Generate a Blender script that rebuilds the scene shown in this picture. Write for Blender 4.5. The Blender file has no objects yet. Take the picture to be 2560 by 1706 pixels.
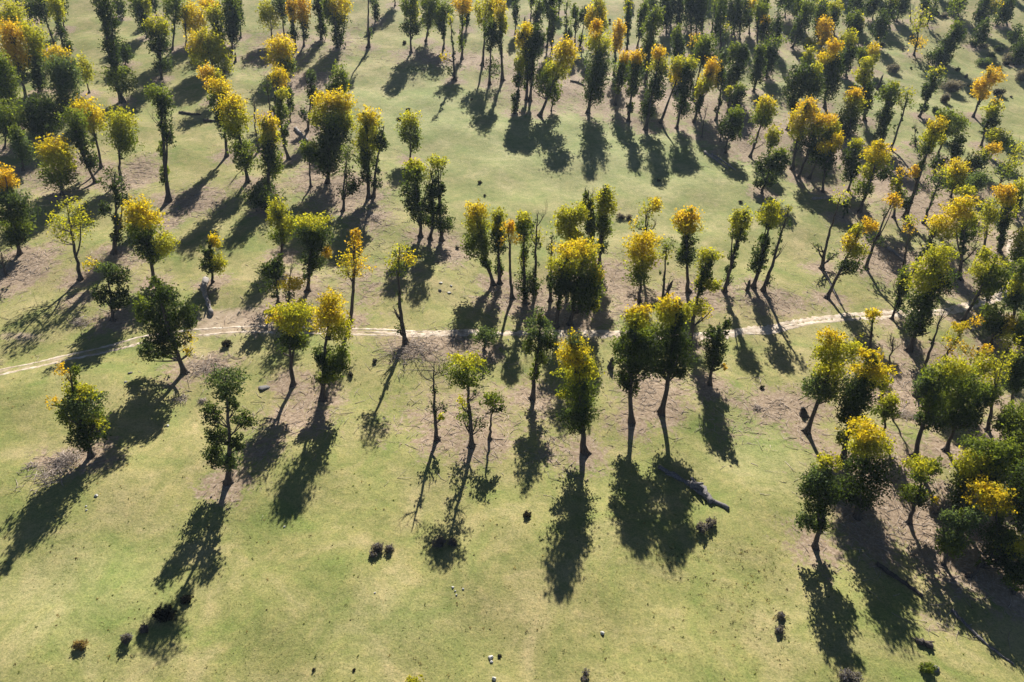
import bpy, bmesh, math, random
import numpy as np
from mathutils import Vector, Matrix

random.seed(7)
RNG = np.random.default_rng(11)
SC = bpy.context.scene
COL = SC.collection

# ------------------------------------------------------------------ camera
PW, PH, FOC = 2560.0, 1706.0, 1820.0          # photograph size and focal length in its pixels
CAMH = 44.0                                   # drone height above the meadow below the clearing
PITCH, ROLL = math.radians(23.3), math.radians(1.26)
GX, GY, GC, GY0, GY1 = -0.026, 0.2015, 0.0219 / CAMH, 1.6 * CAMH, 6.0 * CAMH   # the meadow rises away from the camera, steeper beyond the clearing
cp, sp, cr, sr = math.cos(PITCH), math.sin(PITCH), math.cos(ROLL), math.sin(ROLL)
FW = np.array([0, cp, -sp]); R0 = np.array([1.0, 0, 0]); U0 = np.array([0, sp, cp])
RV = cr * R0 + sr * U0; UV = -sr * R0 + cr * U0
EYE = np.array([0, 0, CAMH])
cam = bpy.data.objects.new('camera', bpy.data.cameras.new('camera')); COL.objects.link(cam)
m = Matrix(((RV[0], UV[0], -FW[0], 0), (RV[1], UV[1], -FW[1], 0), (RV[2], UV[2], -FW[2], CAMH), (0, 0, 0, 1)))
cam.matrix_world = m
cam.data.sensor_width = 36.0; cam.data.lens = 36.0 * FOC / PW
cam.data.clip_end = 3000; cam.data.clip_start = 0.5
SC.camera = cam

# ------------------------------------------------------------------ sky, sun, exposure
SUN_AZ, SUN_EL = math.radians(4.7), math.radians(42.6)
w = bpy.data.worlds.new('World'); SC.world = w; w.use_nodes = True
nt = w.node_tree; bg = nt.nodes['Background']
sky = nt.nodes.new('ShaderNodeTexSky'); sky.sky_type = 'NISHITA'; sky.sun_disc = False
sky.sun_elevation = SUN_EL; sky.sun_rotation = SUN_AZ; sky.altitude = 3500; sky.dust_density = 0.15; sky.air_density = 0.5
nt.links.new(sky.outputs[0], bg.inputs[0]); bg.inputs[1].default_value = 0.05
sun = bpy.data.objects.new('sun', bpy.data.lights.new('sun', 'SUN')); COL.objects.link(sun)
sun.data.energy = 5.0; sun.data.angle = math.radians(0.5); sun.data.color = (1.0, 0.94, 0.84)
sd = Vector((math.sin(SUN_AZ) * math.cos(SUN_EL), math.cos(SUN_AZ) * math.cos(SUN_EL), math.sin(SUN_EL)))
sun.rotation_euler = (-sd).to_track_quat('-Z', 'Y').to_euler(); sun.location = sd * 200
SC.view_settings.view_transform = 'Standard'; SC.view_settings.look = 'None'
SC.view_settings.gamma = 1.0; SC.view_settings.exposure = 1.15; SC.view_settings.use_curve_mapping = False
SC.render.engine = 'CYCLES'
SC.cycles.max_bounces = 6; SC.cycles.transparent_max_bounces = 4; SC.cycles.volume_bounces = 0

# ------------------------------------------------------------------ ground shape and pixel -> ground
BUMPS = [(0.22, 23, 0.4, 0.3), (0.18, 17, 1.9, 1.1), (0.12, 11, 2.6, 2.2), (0.15, 31, 1.2, 4.0), (0.06, 7, 0.9, 5.0)]
def gz(x, y):
    u = np.maximum(0, np.minimum(y, GY1) - GY0)
    z = GX * x + GY * (y - 1.4 * CAMH) + GC * u * u + 2 * GC * (GY1 - GY0) * np.maximum(0, y - GY1)
    for a, l, t, ph in BUMPS:
        k = 2 * math.pi / l
        z = z + a * np.sin(k * (x * math.cos(t) + y * math.sin(t)) + ph + 0.7 * np.sin(0.05 * x + ph))
    return z
def ray(px, py):
    return (px - PW / 2) / FOC * RV - (py - PH / 2) / FOC * UV + FW
def ground_at(px, py):
    d = ray(px, py); t = 60.0
    for _ in range(50):
        p = EYE + d * t
        e = p[2] - float(gz(p[0], p[1]))
        u = max(0.0, min(p[1], GY1) - GY0)
        t += 0.8 * e / -(d[2] - GX * d[0] - (GY + 2 * GC * u) * d[1])
    return EYE + d * t
def depth(p): return float((p - EYE) @ FW)
TILES = dict(A=(0, 0), B=(400, 0), C=(800, 0), D=(1200, 0), E=(1600, 0), F=(2060, 0),
             G=(0, 350), H=(400, 350), I=(800, 350), J=(1200, 350), K=(1600, 350), L=(2060, 350),
             M=(0, 700), N=(400, 700), O=(800, 700), P=(1200, 700), Q=(1600, 700), R=(2060, 700),
             S=(1960, 1050), W=(1960, 1306))
SCL = {'T': 3.0625, 'U': 3.098, 'V': 2.587, 'X': 3.361, 'Z': 0.91914}
TILES.update(T=(0, 900), U=(640, 1200), V=(1280, 1100), X=(0, 1300), Z=(0, 0))
def src(t, x, y):                              # study-tile coordinate -> photograph pixel
    s = SCL.get(t, 3.92); return TILES[t][0] + x / s, TILES[t][1] + y / s
def at(t, x, y): return ground_at(*src(t, x, y))

# ------------------------------------------------------------------ materials
def mat(name):
    M = bpy.data.materials.new(name); M.use_nodes = True
    n = M.node_tree; return M, n, n.nodes['Principled BSDF']
def noise(n, scale, detail=4, rough=0.6, co=None, dist=0.0):
    t = n.nodes.new('ShaderNodeTexNoise'); t.inputs['Scale'].default_value = scale
    t.inputs['Detail'].default_value = detail; t.inputs['Roughness'].default_value = rough
    t.inputs['Distortion'].default_value = dist
    if co is not None: n.links.new(co, t.inputs['Vector'])
    return t
def ramp(n, fac, stops):
    r = n.nodes.new('ShaderNodeValToRGB'); e = r.color_ramp.elements
    while len(e) < len(stops): e.new(0.5)
    for i, (p, c) in enumerate(stops):
        e[i].position = p; e[i].color = (*c, 1) if len(c) == 3 else c
    n.links.new(fac, r.inputs[0]); return r
def mix(n, fac, a, b, kind='MIX'):
    x = n.nodes.new('ShaderNodeMix'); x.data_type = 'RGBA'; x.blend_type = kind
    for sock, v in ((x.inputs[0], fac), (x.inputs[6], a), (x.inputs[7], b)):
        if isinstance(v, (int, float)): sock.default_value = v
        elif isinstance(v, tuple): sock.default_value = (*v, 1)
        else: n.links.new(v, sock)
    return x.outputs[2]
def mathn(n, op, a, b=None, clamp=False):
    x = n.nodes.new('ShaderNodeMath'); x.operation = op; x.use_clamp = clamp
    for i, v in enumerate((a, b)):
        if v is None: continue
        if isinstance(v, (int, float)): x.inputs[i].default_value = v
        else: n.links.new(v, x.inputs[i])
    return x.outputs[0]
def attr(n, name):
    a = n.nodes.new('ShaderNodeAttribute'); a.attribute_name = name; return a
def bump(n, bs, h, dist, strength=1.0):
    b = n.nodes.new('ShaderNodeBump'); b.inputs['Distance'].default_value = dist; b.inputs['Strength'].default_value = strength
    n.links.new(h, b.inputs['Height']); n.links.new(b.outputs[0], bs.inputs['Normal'])

def ground_material():
    M, n, b = mat('meadow')
    co = n.nodes.new('ShaderNodeTexCoord').outputs['Object']
    big = noise(n, 0.035, 3, 0.55, co); mid = noise(n, 0.16, 5, 0.65, co, 0.6); sm = noise(n, 0.9, 5, 0.7, co); fine = noise(n, 5.0, 3, 0.75, co); grain = noise(n, 15.0, 2, 0.8, co)
    g = ramp(n, big.outputs[0], [(0.30, (0.195, 0.215, 0.068)), (0.52, (0.240, 0.232, 0.088)), (0.72, (0.300, 0.252, 0.125))])
    g2 = ramp(n, mid.outputs[0], [(0.32, (0.135, 0.195, 0.042)), (0.50, (0.245, 0.235, 0.088)), (0.66, (0.375, 0.310, 0.165))])
    c = mix(n, 0.6, g.outputs[0], g2.outputs[0])
    lu = attr(n, 'lush').outputs['Fac']
    lg = ramp(n, mid.outputs[0], [(0.34, (0.190, 0.230, 0.078)), (0.66, (0.290, 0.298, 0.140))])
    c = mix(n, lu, c, lg.outputs[0])
    s2 = ramp(n, sm.outputs[0], [(0.28, (0.66, 0.74, 0.62)), (0.5, (1, 1, 1)), (0.72, (1.28, 1.18, 1.20))])
    c = mix(n, 0.85, c, s2.outputs[0], 'MULTIPLY')
    f2 = ramp(n, fine.outputs[0], [(0.30, (0.60, 0.66, 0.56)), (0.5, (1, 1, 1)), (0.70, (1.38, 1.32, 1.30))])
    c = mix(n, 0.8, c, f2.outputs[0], 'MULTIPLY')
    f3 = ramp(n, grain.outputs[0], [(0.30, (0.62, 0.66, 0.58)), (0.5, (1, 1, 1)), (0.70, (1.36, 1.32, 1.25))])
    c = mix(n, 0.8, c, f3.outputs[0], 'MULTIPLY')
    # litter of dead leaves and trodden earth, broken up by noise
    la = attr(n, 'litter').outputs['Fac']; ln = noise(n, 0.45, 6, 0.75, co, 0.8)
    lm = mathn(n, 'ADD', la, mathn(n, 'MULTIPLY', mathn(n, 'SUBTRACT', ln.outputs[0], 0.5), 1.5))
    lm = mathn(n, 'ADD', lm, mathn(n, 'MULTIPLY', mathn(n, 'SUBTRACT', noise(n, 2.2, 4, 0.8, co).outputs[0], 0.5), 1.1))
    lm = ramp(n, lm, [(0.36, (0, 0, 0)), (0.64, (1, 1, 1))]).outputs[0]
    lc = ramp(n, noise(n, 2.6, 6, 0.8, co).outputs[0], [(0.28, (0.130, 0.092, 0.068)), (0.5, (0.285, 0.208, 0.150)), (0.68, (0.47, 0.375, 0.300))])
    c = mix(n, mathn(n, 'MULTIPLY', lm, 0.93), c, lc.outputs[0])
    pa = attr(n, 'bare').outputs['Fac']
    pm = mathn(n, 'ADD', pa, mathn(n, 'MULTIPLY', mathn(n, 'SUBTRACT', noise(n, 0.7, 5, 0.7, co).outputs[0], 0.5), 1.3))
    pm = ramp(n, pm, [(0.48, (0, 0, 0)), (0.8, (1, 1, 1))]).outputs[0]
    pc = ramp(n, sm.outputs[0], [(0.3, (0.30, 0.215, 0.150)), (0.7, (0.50, 0.40, 0.30))])
    c = mix(n, mathn(n, 'MULTIPLY', pm, 0.9), c, pc.outputs[0])
    n.links.new(c, b.inputs['Base Color']); b.inputs['Roughness'].default_value = 0.9
    b.inputs['Specular IOR Level'].default_value = 0.15
    h = mathn(n, 'ADD', mathn(n, 'MULTIPLY', sm.outputs[0], 1.6), mathn(n, 'MULTIPLY', fine.outputs[0], 0.5))
    bump(n, b, h, 0.07, 0.8)
    return M
def path_material():
    M, n, b = mat('pale_dust')
    co = n.nodes.new('ShaderNodeTexCoord').outputs['Object']
    a = noise(n, 1.3, 6, 0.7, co)
    c = ramp(n, a.outputs[0], [(0.30, (0.24, 0.18, 0.115)), (0.46, (0.48, 0.385, 0.285)), (0.66, (0.70, 0.62, 0.52))])
    n.links.new(c.outputs[0], b.inputs['Base Color']); b.inputs['Roughness'].default_value = 0.95
    bump(n, b, noise(n, 6, 4, 0.7, co).outputs[0], 0.05)
    return M
def leaf_material():
    M, n, b = mat('leaf')
    a = attr(n, 'leafcol').outputs['Color']
    n.links.new(a, b.inputs['Base Color']); b.inputs['Roughness'].default_value = 0.55
    b.inputs['Specular IOR Level'].default_value = 0.12
    t = n.nodes.new('ShaderNodeBsdfTranslucent')
    tc = mix(n, 1.0, a, (1.22, 1.14, 0.5), 'MULTIPLY'); n.links.new(tc, t.inputs[0])
    mx = n.nodes.new('ShaderNodeMixShader'); mx.inputs[0].default_value = 0.58
    n.links.new(b.outputs[0], mx.inputs[1]); n.links.new(t.outputs[0], mx.inputs[2])
    n.links.new(mx.outputs[0], n.nodes['Material Output'].inputs['Surface'])
    return M
def bark_material(name, lo, hi):
    M, n, b = mat(name)
    co = n.nodes.new('ShaderNodeTexCoord').outputs['Object']
    mp = n.nodes.new('ShaderNodeMapping'); mp.inputs['Scale'].default_value = (5, 5, 1.2); n.links.new(co, mp.inputs[0])
    t = noise(n, 1.6, 6, 0.75, mp.outputs[0])
    c = ramp(n, t.outputs[0], [(0.3, lo), (0.7, hi)])
    n.links.new(c.outputs[0], b.inputs['Base Color']); b.inputs['Roughness'].default_value = 0.9
    bump(n, b, t.outputs[0], 0.05)
    return M
M_GROUND = ground_material(); M_PATH = path_material(); M_LEAF = leaf_material()
M_BARK = bark_material('bark', (0.020, 0.016, 0.014), (0.095, 0.075, 0.062))
M_DEAD = bark_material('weathered_wood', (0.085, 0.075, 0.075), (0.42, 0.38, 0.36))
M_OLDLOG = bark_material('old_log', (0.045, 0.040, 0.042), (0.26, 0.24, 0.24))
M_TWIG = bark_material('dry_twig', (0.20, 0.165, 0.140), (0.56, 0.47, 0.40))
M_STONE = bark_material('stone', (0.34, 0.33, 0.31), (0.66, 0.64, 0.60))
M_DARKSTONE = bark_material('dark_stone', (0.06, 0.058, 0.06), (0.20, 0.19, 0.19))

# ------------------------------------------------------------------ helpers
def tag(o, label, cat, group=None):
    o['label'] = label; o['category'] = cat
    if group: o['group'] = group
    return o
def empty(name, p):
    o = bpy.data.objects.new(name, None); COL.objects.link(o); o.location = p
    o.empty_display_size = 0.3; return o
def link(name, me, material, parent=None, loc=None):
    me.materials.append(material); o = bpy.data.objects.new(name, me); COL.objects.link(o)
    if parent is not None: o.parent = parent
    if loc is not None: o.location = loc
    return o
def mesh_np(name, V, F, smooth=False):         # F: (n,k) array of equal polygons
    me = bpy.data.meshes.new(name); n, k = F.shape
    me.vertices.add(len(V)); me.vertices.foreach_set('co', np.ascontiguousarray(V, np.float32).ravel())
    me.loops.add(n * k); me.loops.foreach_set('vertex_index', np.ascontiguousarray(F, np.int32).ravel())
    me.polygons.add(n); me.polygons.foreach_set('loop_start', np.arange(0, n * k, k, dtype=np.int32))
    if smooth: me.polygons.foreach_set('use_smooth', np.ones(n, bool))
    me.update(calc_edges=True); return me
class Tubes:                                   # collects tapered tubes of one part
    def __init__(s): s.V = []; s.F = []; s.n = 0
    def add(s, pts, rad, sides=6, jitter=0.0):
        pts = np.asarray(pts, float); k = len(pts)
        d = np.gradient(pts, axis=0); d /= np.linalg.norm(d, axis=1)[:, None] + 1e-9
        ref = np.array([0.3, 1.0, 0.1]) if abs(d[0][2]) > 0.5 else np.array([0.05, 0.1, 1.0])
        a = np.cross(d, ref); a /= np.linalg.norm(a, axis=1)[:, None] + 1e-9; b = np.cross(d, a)
        th = np.arange(sides) * 2 * math.pi / sides
        rr = np.asarray(rad, float)[:, None] * np.ones((1, sides))
        if jitter: rr = rr * (1 + RNG.normal(0, jitter, rr.shape))
        ring = pts[:, None, :] + rr[:, :, None] * (np.cos(th)[None, :, None] * a[:, None, :] + np.sin(th)[None, :, None] * b[:, None, :])
        s.V.append(ring.reshape(-1, 3)); s.V.append(pts[[0, -1]])
        i, j = np.meshgrid(np.arange(k - 1), np.arange(sides), indexing='ij')
        q = np.stack([i * sides + j, i * sides + (j + 1) % sides, (i + 1) * sides + (j + 1) % sides, (i + 1) * sides + j], -1).reshape(-1, 4)
        c0, c1 = k * sides, k * sides + 1; J = np.arange(sides); L = (k - 1) * sides
        e0 = np.stack([J, np.full(sides, c0), (J + 1) % sides], -1); e1 = np.stack([L + J, L + (J + 1) % sides, np.full(sides, c1)], -1)
        t = np.concatenate([q[:, [0, 1, 2]], q[:, [0, 2, 3]], e0, e1])
        s.F.append(t + s.n); s.n += k * sides + 2
    def mesh(s, name): return mesh_np(name, np.concatenate(s.V), np.concatenate(s.F), True)
def curve(p0, p1, p2, n):
    t = np.linspace(0, 1, n)[:, None]
    return (1 - t) ** 2 * p0 + 2 * t * (1 - t) * p1 + t * t * p2

PAL = dict(  # leaf reflectance of each autumn state (two ends of its range)
    O=((0.66, 0.440, 0.035), (0.48, 0.400, 0.045)), Y=((0.66, 0.500, 0.024), (0.34, 0.355, 0.034)),
    L=((0.47, 0.450, 0.036), (0.230, 0.285, 0.036)), G=((0.190, 0.240, 0.036), (0.078, 0.125, 0.026)),
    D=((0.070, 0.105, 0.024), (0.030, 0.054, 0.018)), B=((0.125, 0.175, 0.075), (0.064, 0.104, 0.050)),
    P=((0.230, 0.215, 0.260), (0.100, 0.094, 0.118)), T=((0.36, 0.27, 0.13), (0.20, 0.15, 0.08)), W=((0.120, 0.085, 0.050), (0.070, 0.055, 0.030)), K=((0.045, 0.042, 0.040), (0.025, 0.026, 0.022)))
class Leaves:
    def __init__(s): s.V = []; s.C = []
    def blob(s, c, rx, rd, rz, code, ls, dens, clumpy=1.0):
        if rx <= 0 or rz <= 0: return
        area = math.pi * rx * rz; n = int(min(5000, max(20, dens * area / (0.33 * ls * ls))))
        K = int(min(64, max(10, 13 * area)))
        u = RNG.normal(size=(K, 3)); u /= np.linalg.norm(u, axis=1)[:, None]
        rad = RNG.uniform(0.30, 0.95, K) ** 0.7; spur = RNG.random(K) < 0.28; rad = np.where(spur, RNG.uniform(0.95, 1.34, K), rad)
        cc = u * rad[:, None]; cc[:, 2] += np.where(spur, 0.12, 0)
        ss = np.where(spur, RNG.uniform(0.07, 0.15, K), RNG.uniform(0.12, 0.27, K)) * clumpy
        k = RNG.choice(K, n, p=(ss ** 1.6) / (ss ** 1.6).sum())
        loc = cc[k] + RNG.normal(size=(n, 3)) * ss[k][:, None] * np.array([1, 1, 1.35])
        P = np.asarray(c) + loc * np.array([rx, rd, rz])
        nrm = RNG.normal(size=(n, 3)) + 0.5 * loc + np.array([0, 0, 0.35]); nrm /= np.linalg.norm(nrm, axis=1)[:, None]
        a = np.cross(nrm, RNG.normal(size=(n, 3))); a /= np.linalg.norm(a, axis=1)[:, None] + 1e-9
        b = np.cross(nrm, a)
        sz = ls * RNG.uniform(0.6, 1.35, n)[:, None]
        a = a * sz * 0.55; b = b * sz * 0.36; bend = nrm * sz * 0.12
        s.V.append(np.stack([P - a - bend, P + b, P + a - bend, P - b], 1))
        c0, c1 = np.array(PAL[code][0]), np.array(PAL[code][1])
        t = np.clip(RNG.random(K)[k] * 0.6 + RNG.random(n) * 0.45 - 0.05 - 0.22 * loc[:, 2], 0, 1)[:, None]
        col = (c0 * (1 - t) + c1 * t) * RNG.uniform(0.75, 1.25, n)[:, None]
        s.C.append(col)
    def count(s): return sum(len(v) for v in s.V)
    def mesh(s, name, origin):
        V = np.concatenate(s.V).reshape(-1, 3) - np.asarray(origin); C = np.concatenate(s.C); n = len(C)
        me = mesh_np(name, V, np.arange(n * 4).reshape(n, 4))
        at_ = me.attributes.new('leafcol', 'FLOAT_COLOR', 'FACE')
        at_.data.foreach_set('color', np.concatenate([C, np.ones((n, 1))], 1).astype(np.float32).ravel())
        return me

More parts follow.
